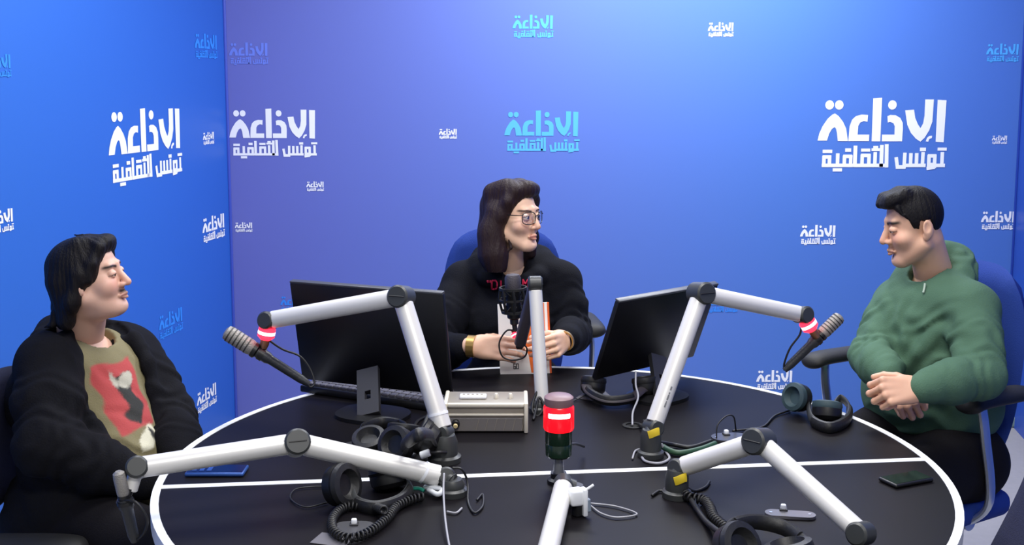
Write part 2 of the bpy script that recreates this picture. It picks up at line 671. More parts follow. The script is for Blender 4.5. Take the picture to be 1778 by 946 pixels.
# ------------------------------------------------------------------ the round table
TC, TR = np.array([0.0895, 2.430]), 0.857
desk = thing('round_table', 'large round black studio table with a white rim and a white line across its top', 'table', (TC[0], TC[1], 0))
m_top = mat('black_laminate', (22, 20, 23), 0.42, bump=0.02, scale=220, spec=0.08)
m_rim = mat('white_edging', (240, 242, 245), 0.4)
m_blk = mat('black_plastic', (18, 18, 20), 0.42)
m_blk2 = mat('dark_grey_plastic', (40, 40, 44), 0.45)
m_rub = mat('black_rubber', (14, 14, 15), 0.6)
tz = (TC[0], TC[1], 0)
part('tabletop', lathe([(0.02, 0.722), (TR - 0.016, 0.722), (TR - 0.016, 0.75), (0.02, 0.75)], 128, None, tz), m_top, desk)


def ring(r0, r1, z0, z1, n=128, t=(0, 0, 0)):
    V, F = [], []
    for r, z in ((r0, z0), (r1, z0), (r1, z1), (r0, z1)):
        V += [(r * cos(2 * pi * i / n), r * sin(2 * pi * i / n), z) for i in range(n)]
    for j in range(4):
        for i in range(n):
            F.append((j * n + i, j * n + (i + 1) % n, ((j + 1) % 4) * n + (i + 1) % n, ((j + 1) % 4) * n + i))
    return xf((V, F), None, t)


o = part('edge_band', ring(TR - 0.0165, TR, 0.718, 0.7512, t=tz), m_rim, desk)
o['label'] = 'white edge band'
sa, sb = PZ(272, 846, 0.75), PZ(1618, 797, 0.75)
sd = (sb - sa) / np.linalg.norm(sb - sa)
sm_ = (sa + sb) / 2
off = sm_[:2] - TC
q0 = off.dot(sd[:2])
hl = math.sqrt((TR - 0.012) ** 2 - (off.dot(off) - q0 * q0))
sc_ = sm_ - sd * q0
o = part('seam_strip', rbox((2 * hl, 0.020, 0.0016), 0.0003, 1, rotz(math.atan2(sd[1], sd[0])), (sc_[0], sc_[1], 0.7503)), m_rim, desk)
o['label'] = 'white strip across the top'
part('pedestal', lathe([(0.40, 0.0), (0.40, 0.05), (0.36, 0.07), (0.34, 0.40), (0.36, 0.722)], 48, None, tz), m_blk, desk)
g = PZ(1099, 740, 0.75)
part('cable_grommet', [ring(0.018, 0.026, 0.7495, 0.7535, 28, (g[0], g[1], 0)), lathe([(0.018, 0.749), (0.018, 0.7505)], 24, None, (g[0], g[1], 0))], m_rub, desk)

# ------------------------------------------------------------------ office chairs
m_blue = mat('blue_upholstery', (36, 62, 140), 0.8, bump=0.25, scale=300, spec=0.2)
m_navy = mat('navy_upholstery', (22, 26, 58), 0.75, bump=0.25, scale=300)
m_pad0 = mat('matte_black_armrest', (17, 17, 18), 0.65, bump=0.1, scale=200)
m_steel = mat('brushed_steel', (205, 212, 220), 0.28, metal=0.85)


def curved_pad(w, h, t, bulge, n=14):
    """upholstered slab in x-z, rounded outline, front face towards +y, hollowed by bulge"""
    V, F = [], []
    nx, nz = n, n + 4
    for side in (0, 1):
        for j in range(nz + 1):
            for i in range(nx + 1):
                u, v = 2 * i / nx - 1, 2 * j / nz - 1
                x = u * math.sqrt(1 - 0.36 * v * v * abs(v) ** 1.5) * w / 2
                z = v * math.sqrt(1 - 0.30 * u * u * abs(u) ** 1.5) * h / 2
                e = max(0.0, 1 - max(abs(u), abs(v)) ** 6)
                y = (t / 2 * e ** 0.5) * (1 if side else -1) + bulge * u * u + 0.02 * v * v
                V.append((x, y, z))
    k = (nx + 1) * (nz + 1)
    for side in (0, 1):
        for j in range(nz):
            for i in range(nx):
                a = side * k + j * (nx + 1) + i
                q = (a, a + 1, a + nx + 2, a + nx + 1)
                F.append(q if side == 0 else q[::-1])
    return np.array(V), F


def office_chair(label, loc, ang, fab, back=(0.40, 0.56, 0.82), lean=0.14, arms=True, group=None, pad_z=0.755, seat=(0.46, 0.46)):
    """local +y is forward; ang turns it about z"""
    t = thing('office_chair', label, 'chair', (loc[0], loc[1], 0), group)
    M = rotz(ang)

    def put(g):
        return xf(g, M, (loc[0], loc[1], 0))
    bw, bh, bz = back
    sw = rbox((seat[0], seat[1], 0.075), 0.035, 4)
    part('seat', put(xf(sw, None, (0, 0.02, 0.455))), fab, t, 60)
    Mb = np.array(Matrix.Rotation(lean, 3, 'X'))
    bg = xf(curved_pad(bw, bh, 0.075, 0.045), Mb, (0, -0.265 - lean * 0.1, bz))
    part('backrest', put(bg), fab, t, 60)
    part('back_support', put(join(tube(smooth_path([(0, -0.10, 0.405), (0, -0.29, 0.41), (0, -0.33, 0.50), (0, -0.315 - lean * 0.1, bz - 0.05)]), 0.02, 10, flat=(0.035, 0.012)))), m_blk, t)
    if arms:
        for s in (-1, 1):
            x = s * 0.265
            pp = smooth_path([(x, -0.20, pad_z - 0.03), (x, -0.16, pad_z - 0.005), (x, -0.07, pad_z), (x, 0.04, pad_z), (x, 0.085, pad_z - 0.016)])
            pg = tube(pp, round_ends(len(pp), 6), 16, flat=(0.041, 0.020))
            ob = part('armrest', put(pg), m_pad0, t, 60)
            bar = tube(smooth_path([(x, 0.01, pad_z - 0.012), (x + s * 0.006, -0.005, pad_z - 0.10), (x - s * 0.002, -0.045, 0.50), (s * 0.19, -0.03, 0.41)]), 0.012, 10, flat=(0.016, 0.009))
            part('arm_bar', put(bar), m_steel, ob)
            kn = lathe([(0.0, 0), (0.022, 0.002), (0.022, 0.016), (0.0, 0.018)], 18, frame((s, 0, 0)), (s * 0.205, -0.03, 0.435))
            part('arm_knob', put(kn), m_steel, ob)
    part('gas_column', put(lathe([(0.05, 0.405), (0.05, 0.39), (0.026, 0.38), (0.026, 0.20), (0.034, 0.195), (0.034, 0.08)], 20, None)), m_blk, t)
    for i in range(5):
        a = 2 * pi * i / 5 + 0.3
        e = np.array([0.29 * cos(a), 0.29 * sin(a), 0.075])
        lg = part('base_leg', put(tube([(0.02 * cos(a), 0.02 * sin(a), 0.105), (0.15 * cos(a), 0.15 * sin(a), 0.095), e], [0.026, 0.022, 0.016], 10)), m_blk, t)
        ax = np.array([-sin(a), cos(a), 0])
        part('caster', put(rod(e - ax * 0.02 - (0, 0, 0.047), e + ax * 0.02 - (0, 0, 0.047), 0.028, 16, 0.005)), m_rub, lg)
    return t


def facing(f):
    return math.atan2(-f[0], f[1])


office_chair('blue office chair with black armrests holding the man in the green hoodie', (1.075, 3.035), facing((-0.85, -0.52)), m_blue, (0.42, 0.60, 0.79), pad_z=0.785)
office_chair('blue office chair behind the woman with the book', (-0.005, 3.60), facing((0.10, -1)), m_blue, (0.42, 0.60, 0.79), pad_z=0.80)
office_chair('low dark navy chair under the man in the black jacket', (-1.02, 2.68), facing((1.0, -0.06)), m_navy, (0.40, 0.32, 0.72), pad_z=0.565, seat=(0.42, 0.42))
office_chair('empty navy chair at the lower right picture corner', (0.795, 2.14), facing((-0.98, 0.17)), m_navy, (0.42, 0.48, 0.72), lean=0.34, arms=False, seat=(0.42, 0.40))

# ------------------------------------------------------------------ monitors
m_scr = mat('monitor_black', (13, 13, 16), 0.38)
m_scr2 = mat('monitor_edge_grey', (70, 72, 78), 0.4)
m_lcd = mat('dark_screen_glass', (10, 11, 14), 0.12)


def monitor(label, c, yaw, tilt, w, h, neck, base_w, nw=0.058):
    c = np.array(c)
    r = np.array([cos(yaw), sin(yaw), 0])
    n = np.array([sin(yaw), -cos(yaw), 0])            # the back looks along n
    u = np.array([0, 0, 1]) * cos(tilt) + n * sin(tilt)
    nn = np.cross(r, u)
    nn = nn if nn.dot(n) > 0 else -nn
    M = np.stack([r, nn, u], 1)
    if np.linalg.det(M) < 0:
        M[:, 0] *= -1
    t = thing('monitor', label, 'monitor', (neck[0], neck[1], 0.75))
    part('casing', rbox((w, 0.016, h), 0.004, 2, M, c - nn * 0.008), m_scr, t)
    part('screen_panel', rbox((w - 0.016, 0.003, h - 0.02), 0.001, 1, M, c - nn * 0.0175), m_lcd, t)
    o = part('top_edge', rbox((w * 0.995, 0.018, 0.006), 0.002, 2, M, c - nn * 0.008 + u * (h / 2 + 0.002)), m_scr2, t)
    o['label'] = 'lighter grey top edge'
    nb = np.array([neck[0], neck[1], 0.758])
    top = c + nn * 0.022 - u * h * 0.28
    up = top - nb
    Mn = frame(up, r)
    L = np.linalg.norm(up)
    part('stand_neck', xf(holed_plate(nw, L, 0.008, L * 0.32, L * 0.50, 0.016), Mn, nb), m_blk2, t)
    a = np.linspace(0, 2 * pi, 40)[:-1]
    Mb = np.stack([r, np.cross((0, 0, 1), r), (0, 0, 1)], 1)
    el = [(base_w / 2 * np.sign(cos(x)) * abs(cos(x)) ** 0.75, 0.075 * np.sign(sin(x)) * abs(sin(x)) ** 0.75) for x in a]
    part('stand_base', prism(el, 0.7505, 0.760, Mb, (nb[0] - n[0] * 0.02, nb[1] - n[1] * 0.02, 0)), m_blk, t)
    return t


monitor('wider black monitor seen from behind, beside the man in the black jacket', (-0.374, 2.882, 0.929), -0.383, 0.179, 0.45, 0.28, (-0.362, 2.765), 0.19)
monitor('steeply tilted black monitor seen from behind, in front of the blue wall', (0.403, 3.03, 0.915), 0.70, 0.365, 0.40, 0.24, (0.405, 2.935), 0.16, 0.05)

# keyboard behind the left monitor
m_key = mat('worn_grey_keys', (84, 82, 92), 0.6, bump=0.3, scale=150, var=0.15)
ka, kb = PZ(528, 672, 0.76), PZ(760, 706, 0.76)
kd = (kb - ka) / np.linalg.norm(kb - ka)
kM = rotz(math.atan2(kd[1], kd[0]))
kc = (ka + kb) / 2 + np.array([-kd[1], kd[0], 0]) * 0.05
kl = np.linalg.norm(kb - ka)
kt = thing('keyboard', 'dark computer keyboard lying behind the wider monitor', 'keyboard', (kc[0], kc[1], 0.75))
part('case', rbox((kl, 0.14, 0.020), 0.005, 2, kM, (kc[0], kc[1], 0.761)), m_blk, kt)
ks = []
for j in range(5):
    for i in range(18):
        ks.append(rbox((kl / 19 * 0.86, 0.020, 0.008), 0.002, 1, kM, kM @ np.array([(i - 8.5) * kl / 19, (j - 2) * 0.0245, 0]) + (kc[0], kc[1], 0.7735)))
part('keycaps', ks, m_key, kt)

# ------------------------------------------------------------------ microphone arms
m_alu = mat('white_painted_aluminium', (222, 220, 216), 0.34, metal=0.15)
m_jnt = mat('joint_cap_charcoal', (52, 54, 54), 0.42)
m_red = mat('red_tally_glow', (255, 40, 62), 0.3, emit=2.6)
m_hot = mat('hot_tally_core', (255, 190, 190), 0.3, emit=3.2)
m_brass = mat('brass_socket', (170, 120, 90), 0.35, metal=0.7)


def mic_arm(label, base, start, elbow, tip, tally=None, post_r=0.026, r=0.022, tie=False, drop=None, jr=0.0265, jh=0.027, ts=1.0, side=None, m2=None):
    base, start, elbow, tip = [np.array(v, float) for v in (base, start, elbow, tip)]
    t = thing('microphone_boom', label, 'microphone arm', base, 'white jointed microphone arms around the table')
    top = np.array([start[0], start[1], max(start[2], 0.80)])
    nrm = np.cross(elbow - start, tip - elbow)
    nrm = nrm / (np.linalg.norm(nrm) + 1e-9)
    if nrm[1] > 0:
        nrm = -nrm
    if abs(nrm[1]) < 0.35:
        nrm = np.array([0, -1.0, 0])
    if side:
        nrm = np.array(side, float)
    hgt = max(0.03, start[2] - 0.75)
    part('table_clamp', [lathe([(post_r * 1.25, 0.7505), (post_r * 1.25, 0.762), (post_r, 0.766), (post_r, 0.75 + hgt * 0.75), (post_r * 0.8, 0.75 + hgt)], 24, None, (base[0], base[1], 0)),
                         rod(start - nrm * 0.021, start + nrm * 0.021, 0.0195, 22, 0.004),
                         rod(np.array([base[0], base[1], 0.75 + hgt * 0.8]), start, 0.018, 14)], m_jnt, t)
    d1 = (elbow - start) / np.linalg.norm(elbow - start)
    d2 = (tip - elbow) / np.linalg.norm(tip - elbow)
    lt = part('lower_tube', rod(start + d1 * 0.012, elbow - d1 * 0.018, r, 24, 0.0015), m_alu, t)
    if tie:
        p = start + d1 * 0.045
        part('cable_tie', lathe([(r + 0.0015, -0.003), (r + 0.0015, 0.003)], 24, frame(d1 + np.array([0.0, 0, 0.25])), p), m_rim, lt)
    ej = part('elbow_joint', [rod(elbow - nrm * jh, elbow + nrm * jh, jr, 26, 0.004)], m_jnt, t)
    part('joint_slot', rbox((jr * 1.5, 0.005, 0.003), 0.001, 1, np.stack([np.cross(nrm, (0, 0, 1)), nrm, np.cross(nrm, np.cross((0, 0, 1), nrm))], 1) if True else None, elbow + nrm * (jh - 0.001)), m_blk, ej)
    part('upper_tube', rod(elbow + d2 * 0.018, tip - d2 * 0.010, r * 0.96, 24, 0.0015), m2 or m_alu, t)
    part('end_cap', [rod(tip - nrm * 0.023 * ts, tip + nrm * 0.023 * ts, 0.0215 * ts, 22, 0.004)], m_jnt, t)
    if tally is not None:
        q = np.array(tally, float)
        d = (q - tip) / np.linalg.norm(q - tip)
        Mt = frame(d)
        tl = part('tally_light', lathe([(0.014 * ts, -0.014 * ts), (0.0205 * ts, -0.010 * ts), (0.0205 * ts, 0.010 * ts), (0.012 * ts, 0.018 * ts)], 24, Mt, q), m_red, t)
        tl['label'] = 'red glowing light ring'
        part('light_core', lathe([(0.0207 * ts, -0.004 * ts), (0.0211 * ts, 0.0), (0.0207 * ts, 0.004 * ts)], 24, Mt, q), m_hot, tl)
        part('mount_socket', lathe([(0.011 * ts, 0.018 * ts), (0.011 * ts, 0.030 * ts), (0.008 * ts, 0.040 * ts)], 16, Mt, q), m_brass, t)
    if drop is not None:
        part('drop_tube', rod(tip, drop, 0.0135, 18, 0.002), m_alu, t)
    return t


bA, bB = (-0.152, 2.446, 0.75), (0.316, 2.477, 0.75)
Atip, Ata = P(467, 556, 2.66), P(463, 577, 2.66)
Btip, Bta = P(1393, 546, 2.72), P(1404, 563, 2.72)
mic_arm('white microphone arm bending up in front of the wider monitor', bA, P(771, 752, 2.455), P(697, 515, 2.56), Atip, Ata, 0.030, tie=True)
mic_arm('white microphone arm reaching towards the man in the green hoodie', bB, P(1134, 742, 2.49), P(1217, 509, 2.60), Btip, Bta, 0.024, r=0.0205)
Ctip = P(902, 600, 3.04)
mic_arm('upright white microphone arm in front of the woman', (0.068, 2.822, 0.75), P(942, 712, 2.825), P(929, 492, 2.90), Ctip, P(894, 582, 3.055), 0.020, r=0.0175, jr=0.0200, jh=0.0185, ts=0.45, side=(0.995, 0.08, 0), m2=mat('dark_grey_tube', (80, 74, 80), 0.4))
Dtip = P(238, 812, 2.10)
mic_arm('low white microphone arm bridging the lower left of the table', (-0.124, 2.24, 0.75), P(772, 828, 2.25), P(515, 769, 2.20), Dtip, None, 0.026, r=0.0215, tie=True, drop=P(226, 852, 2.09))
Etip = P(1495, 926, 1.95)
mic_arm('white microphone arm slanting down towards the lower right table edge', (0.339, 2.227, 0.75), P(1180, 812, 2.235), P(1318, 766, 2.13), Etip, None, 0.024, r=0.020)
mic_arm('white microphone arm running out of the picture below the signal lamp', (0.125, 2.19, 0.75), P(979, 842, 2.19), P(938, 1010, 1.80), P(700, 1040, 1.70), None, 0.024, r=0.0195)

# ------------------------------------------------------------------ microphones
m_grl = mat('grey_mic_grille', (150, 146, 140), 0.45, metal=0.4, bump=0.5, scale=500)
m_slot = mat('dark_mic_slot', (46, 44, 42), 0.5)
m_micb = mat('charcoal_mic_body', (52, 54, 58), 0.4, metal=0.3, bump=0.2, scale=200)


def stick_mic(label, head, tail, mount, slots=True, k=1.0):
    head, tail = np.array(head), np.array(tail)
    d = tail - head
    L = np.linalg.norm(d)
    M = frame(d)
    t = thing('microphone', label, 'microphone', head + d * 0.45, 'microphones on the white arms')
    gr = part('grille', lathe([(0.009 * k, 0.0), (0.0175 * k, 0.004), (0.0195 * k, 0.015), (0.0195 * k, L * 0.30), (0.017 * k, L * 0.33)], 22, M, head), m_grl, t)
    sl = []
    for i in range(6):
        z = L * (0.045 + 0.043 * i)
        sl.append(ring(0.0192 * k, 0.0202 * k, z, z + L * 0.014, 22))
    if slots:
        part('grille_slots', [xf(g, M, head) for g in sl], m_slot, gr)
    part('collar', lathe([(0.0195 * k, L * 0.33), (0.0195 * k, L * 0.37), (0.014 * k, L * 0.385)], 22, M, head), m_blk, t)
    part('body', lathe([(0.0145, L * 0.38), (0.0145, L * 0.50), (0.0115, L * 0.54), (0.0105, L * 0.90), (0.007, L)], 20, M, head), m_micb, t)
    part('mount_clip', [rod(np.array(mount), head + d * 0.42, 0.008, 14), lathe([(0.0165, L * 0.405), (0.0165, L * 0.455)], 20, M, head)], m_blk, t)
    return t


stick_mic('long microphone with a slotted grey head, pointing at the man in the black jacket', P(391, 575, 2.66), P(537, 667, 2.66), P(459, 596, 2.66))
stick_mic('long microphone with a slotted grey head, pointing up at the man in the green hoodie', P(1460, 548, 2.74), P(1362, 643, 2.72), P(1412, 578, 2.72), True, 0.82)
stick_mic('dark microphone hanging from the low arm beside the black jacket', P(205, 818, 2.07), P(234, 940, 2.09), P(226, 848, 2.085), False, 0.62)

# shock-mounted studio microphone in front of the woman
hb = P(893, 555, 3.06)
ht = P(890, 474, 3.06)
sm_t = thing('microphone', 'black studio microphone in a shock mount in front of the woman', 'microphone', hb, 'microphones on the white arms')
ax = (ht - hb) / np.linalg.norm(ht - hb)
Ms = frame(ax)
part('body', lathe([(0.010, 0.0), (0.019, 0.006), (0.021, 0.03), (0.021, 0.085), (0.022, 0.087)], 24, Ms, hb), m_blk, sm_t)
part('grille', lathe([(0.022, 0.087), (0.0225, 0.095), (0.0225, 0.118), (0.018, 0.127), (0.004, 0.130)], 24, Ms, hb), mat('dusky_mic_grille', (70, 66, 72), 0.5, metal=0.3, bump=0.5, scale=500), sm_t)
cage = [ring(0.034, 0.039, 0.085, 0.092, 28), ring(0.030, 0.035, 0.020, 0.027, 28), ring(0.036, 0.0405, 0.055, 0.060, 28)]
for i in range(8):
    a = 2 * pi * i / 8
    cage.append(tube([(0.032 * cos(a), 0.032 * sin(a), 0.022), (0.040 * cos(a + .1), 0.040 * sin(a + .1), 0.057), (0.036 * cos(a), 0.036 * sin(a), 0.09)], 0.0035, 8))
    cage.append(tube([(0.021 * cos(a + .4), 0.021 * sin(a + .4), 0.07), (0.036 * cos(a), 0.036 * sin(a), 0.088)], 0.0016, 6))
    cage.append(tube([(0.021 * cos(a + .4), 0.021 * sin(a + .4), 0.04), (0.032 * cos(a), 0.032 * sin(a), 0.024)], 0.0016, 6))
part('shock_mount', [xf(g, Ms, hb) for g in cage], m_rub, sm_t)
part('mount_stem', [tube(smooth_path([hb + ax * 0.02, hb - ax * 0.015, P(895, 575, 3.06)]), [0.012] * 8 + [0.007] * 9, 12)], m_blk2, sm_t)

# ------------------------------------------------------------------ signal lamp on its short pole
lp = np.array([0.099, 2.31, 0.75])
lt_ = thing('signal_lamp', 'small cylindrical signal lamp lit red over dark green on a grey pole', 'lamp', lp)
z0 = P(970, 792, 2.31)[2]
part('pole_foot', lathe([(0.024, 0.7505), (0.024, 0.757), (0.017, 0.761), (0.017, 0.772)], 24, None, (lp[0], lp[1], 0)), m_blk, lt_)
part('pole', lathe([(0.0115, 0.765), (0.0115, z0 + 0.004)], 20, None, (lp[0], lp[1], 0)), mat('grey_metal_pole', (150, 152, 158), 0.35, metal=0.6), lt_)
m_gl = mat('unlit_green_lens', (24, 44, 32), 0.2)
z1 = P(970, 745, 2.31)[2]
z2 = P(970, 703, 2.31)[2]
z3 = P(970, 686, 2.31)[2]
part('green_lens', [lathe([(0.024, z0), (0.0275, z0 + 0.004), (0.0285, (z0 + z1) / 2 - 0.002), (0.0275, (z0 + z1) / 2), (0.0285, (z0 + z1) / 2 + 0.002), (0.0285, z1)], 32, None, (lp[0], lp[1], 0))], m_gl, lt_)
rl = part('red_lens', lathe([(0.0305, z1), (0.0325, z1 + 0.004), (0.0325, z2 - 0.004), (0.0300, z2)], 32, None, (lp[0], lp[1], 0)), mat('lit_red_lens', (255, 12, 26), 0.25, emit=1.3), lt_)
zc = P(970, 716, 2.31)[2]
pb = tube([(lp[0] + 0.0328 * sin(a), lp[1] - 0.0328 * cos(a), zc) for a in np.linspace(-0.75, 0.75, 12)], 0.004, 10, flat=(0.0010, 0.0052))
part('lit_filament', pb, mat('white_hot_filament', (255, 236, 232), 0.3, emit=3.0), rl)
part('cap', lathe([(0.0295, z2), (0.0310, z2 + 0.003), (0.0310, z3 - 0.004), (0.026, z3), (0.010, z3 + 0.002)], 32, None, (lp[0], lp[1], 0)), mat('dusty_pink_cap', (128, 100, 104), 0.45), lt_)

# ------------------------------------------------------------------ audio unit in the middle of the table
m_cream = mat('cream_metal', (226, 219, 202), 0.4, metal=0.2)
m_taupe = mat('taupe_panel', (150, 143, 132), 0.45, metal=0.2)
m_glass = mat('smoked_panel', (116, 112, 110), 0.3, bump=0.1, scale=20)
ua, ub = PZ(770, 752, 0.75), PZ(917, 752, 0.75)
uw = ub[0] - ua[0]
ux, uy = (ua[0] + ub[0]) / 2, ua[1]
uh = P(845, 700, uy)[2] - 0.75
au = thing('audio_unit', 'cream and grey rack audio unit lying between the arms', 'audio unit', (ux, uy + 0.05, 0.75))
part('casing', rbox((uw - 0.008, 0.105, uh - 0.004), 0.003, 2, None, (ux, uy + 0.058, 0.7505 + uh / 2)), m_taupe, au)
part('end_plate', rbox((0.010, 0.118, uh), 0.003, 2, None, (ub[0] - 0.005, uy + 0.055, 0.7505 + uh / 2)), m_cream, au)
part('end_plate', rbox((0.010, 0.118, uh), 0.003, 2, None, (ua[0] + 0.005, uy + 0.055, 0.7505 + uh / 2)), m_cream, au)
part('top_rail', [rbox((uw - 0.02, 0.012, 0.010), 0.003, 2, None, (ux, uy + 0.003, 0.7505 + uh - 0.006)), rbox((uw - 0.02, 0.010, 0.006), 0.002, 2, None, (ux, uy + 0.004, 0.7505 + uh * 0.60))], m_cream, au)
part('front_window', rbox((uw - 0.026, 0.006, uh * 0.46), 0.002, 1, None, (ux, uy + 0.004, 0.7505 + uh * 0.27)), m_glass, au)
gl = []
for i in range(6):
    gl.append(rbox((0.0012, 0.002, uh * 0.40), 0.0, 1, np.array(Matrix.Rotation(0.25, 3, 'Y')), (ux - 0.02 + i * 0.022, uy + 0.0005, 0.7505 + uh * 0.27)))
part('window_divider', gl, m_taupe, au)
part('jack_knob', [rod((ua[0] + 0.030, uy + 0.004, 0.775), (ua[0] + 0.030, uy - 0.012, 0.775), 0.010, 18, 0.002)], m_blk, au)
part('jack_tip', [rod((ua[0] + 0.030, uy - 0.012, 0.773), (ua[0] + 0.030, uy - 0.018, 0.772), 0.0055, 16, 0.001)], mat('ivory_tip', (226, 206, 150), 0.4), au)
for x in (0.025, 0.06):
    part('control_knob', lathe([(0.006, 0), (0.006, 0.008), (0.004, 0.012)], 14, None, (ux + x, uy + 0.05, 0.7505 + uh - 0.002)), m_cream, au)
rm = thing('remote_control', 'slim white remote lying on the cream audio unit', 'remote control', (ux - 0.035, uy + 0.05, 0.7505 + uh))
part('body', rbox((0.066, 0.026, 0.008), 0.003, 2, None, (ux - 0.032, uy + 0.05, 0.7505 + uh + 0.003)), m_rim, rm)
part('button', [rbox((0.006, 0.005, 0.002), 0.0008, 1, None, (ux - 0.055 + i * 0.011, uy + 0.05, 0.7505 + uh + 0.0077)) for i in range(5)], m_taupe, rm)

# ------------------------------------------------------------------ headphones
m_pad = mat('black_leatherette', (24, 24, 26), 0.5, bump=0.2, scale=120)
m_band = mat('grey_black_band', (58, 60, 62), 0.5)
m_teal = mat('teal_grey_pad', (54, 74, 80), 0.6)


def ear_cup(t, c, nrm, r, padm):
    M = frame(nrm)
    o = part('ear_cup', lathe([(0.004, -0.026), (r * 0.72, -0.025), (r * 0.96, -0.016), (r, -0.006), (r, 0.004)], 26, M, c), m_blk, t)
    part('ear_pad', lathe([(r * 0.98, 0.004), (r * 1.05, 0.010), (r * 1.0, 0.020), (r * 0.72, 0.023), (r * 0.58, 0.012), (r * 0.50, 0.008)], 26, M, c), padm, o)
    part('cup_badge', ring(r * 0.40, r * 0.48, -0.0262, -0.0245, 26), m_band, o) if False else None
    return o


def headphones(label, c1, n1, c2, n2, mid, loc, r=0.040, padm=None, bandm=None, group='headphones left on the table'):
    t = thing('headphones', label, 'headphones', loc, group)
    padm = padm or m_pad
    c1, c2, mid = np.array(c1), np.array(c2), [np.array(m) for m in mid]
    n1, n2 = np.array(n1, float) / np.linalg.norm(n1), np.array(n2, float) / np.linalg.norm(n2)
    ear_cup(t, c1, n1, r, padm)
    ear_cup(t, c2, n2, r, padm)
    path = smooth_path([c1 - n1 * 0.020] + mid + [c2 - n2 * 0.020], 10)
    hb_ = part('headband', tube(path, 0.010, 12, flat=(0.005, 0.0125)), bandm or m_band, t)
    k = len(path)
    part('band_padding', tube([p - np.array([0, 0, 0.002]) for p in path[int(k * .3):int(k * .7)]], 0.01, 12, flat=(0.0085, 0.0145)), m_pad, hb_)
    return t


def tz_(px, py, h=0.0):
    return PZ(px, py, 0.75 + h)


# beside the man in green: one cup stands on edge, the band lies on the table
headphones('black headphones with one upright cup, on the table edge before the man in green',
           tz_(1385, 690, 0.042), (-0.75, -0.5, 0.25), tz_(1436, 712, 0.034), (0.1, 0.35, 0.93),
           [tz_(1402, 700, 0.030), tz_(1410, 728, 0.016), tz_(1440, 741, 0.016), tz_(1470, 728, 0.018), tz_(1474, 706, 0.022), tz_(1456, 692, 0.03)], tz_(1420, 715), 0.036, m_teal)
# below the low arm on the left, lying on the white line
headphones('black headphones lying across the white line under the low microphone arm',
           tz_(592, 842, 0.044), (0.8, -0.45, 0.25), tz_(676, 826, 0.030), (-0.2, 0.3, 0.9),
           [tz_(606, 845, 0.03), tz_(616, 870, 0.016), tz_(652, 880, 0.015), tz_(695, 868, 0.016), tz_(712, 846, 0.018), tz_(700, 832, 0.022)], tz_(645, 860), 0.042)
# a heap below the wider monitor
headphones('black headphones leaning against the arm post below the wider monitor',
           tz_(690, 772, 0.042), (-0.5, -0.75, 0.45), tz_(742, 762, 0.05), (-0.8, 0.1, 0.5),
           [tz_(700, 772, 0.075), tz_(712, 762, 0.13), tz_(728, 752, 0.155), tz_(745, 752, 0.13), tz_(750, 760, 0.09)], tz_(710, 775), 0.040, None, m_pad)
headphones('black headphones with large cups lying left of the leaning pair',
           tz_(642, 768, 0.030), (-0.1, -0.4, 0.9), tz_(700, 752, 0.030), (0.1, 0.3, 0.9),
           [tz_(626, 760, 0.02), tz_(632, 742, 0.018), tz_(662, 732, 0.018), tz_(692, 735, 0.02), tz_(706, 745, 0.022)], tz_(660, 755), 0.038, None, m_pad)
# bottom edge of the picture
headphones('black padded headphones at the bottom picture edge under the slanting arm',
           tz_(1278, 950, 0.040), (0.5, -0.7, 0.5), tz_(1372, 962, 0.036), (-0.2, 0.2, 0.95),
           [tz_(1262, 935, 0.055), tz_(1272, 912, 0.050), tz_(1312, 904, 0.040), tz_(1362, 915, 0.030), tz_(1392, 938, 0.026), tz_(1388, 955, 0.028)], tz_(1320, 940), 0.042, None, m_pad)
# under the tilted monitor
headphones('dark headband headphones lying beneath the tilted monitor',
           tz_(1030, 668, 0.030), (0.1, 0.3, 0.9), tz_(1120, 668, 0.030), (-0.1, 0.2, 0.9),
           [tz_(1016, 660, 0.035), tz_(1024, 680, 0.030), tz_(1055, 694, 0.022), tz_(1095, 690, 0.024), tz_(1116, 676, 0.028)], tz_(1065, 680), 0.034, None, mat('faded_black_band', (46, 40, 46), 0.6))

# ------------------------------------------------------------------ talkback button plates
m_plate = mat('grey_satin_plate', (104, 102, 108), 0.35)
m_plate2 = mat('dark_satin_plate', (62, 62, 66), 0.35)


def plate(label, px, py, L, w, ang, m, bx=0.0, by=0.0, ink=True):
    c = tz_(px, py)
    t = thing('button_plate', label, 'button plate', c, 'flat button plates on the table')
    M = rotz(ang)
    p = part('plate', prism(stadium(L, w), 0.7505, 0.756, M, (c[0], c[1], 0)), m, t)
    q = M @ np.array([bx, by, 0])
    b = part('push_button', rbox((0.011, 0.011, 0.012), 0.003, 2, M, (c[0] + q[0], c[1] + q[1], 0.7618)), m_rim, t)
    b['label'] = 'white button'
    part('button_collar', rbox((0.016, 0.016, 0.004), 0.001, 1, M, (c[0] + q[0], c[1] + q[1], 0.7572)), m_blk2, t)
    part('screw_head', [lathe([(0.003, 0.7562), (0.003, 0.7568)], 10, None, (c[0] + (M @ np.array([s * L * 0.38, 0, 0]))[0], c[1] + (M @ np.array([s * L * 0.38, 0, 0]))[1], 0)) for s in (-1, 1)], m_steel, t)
    return t


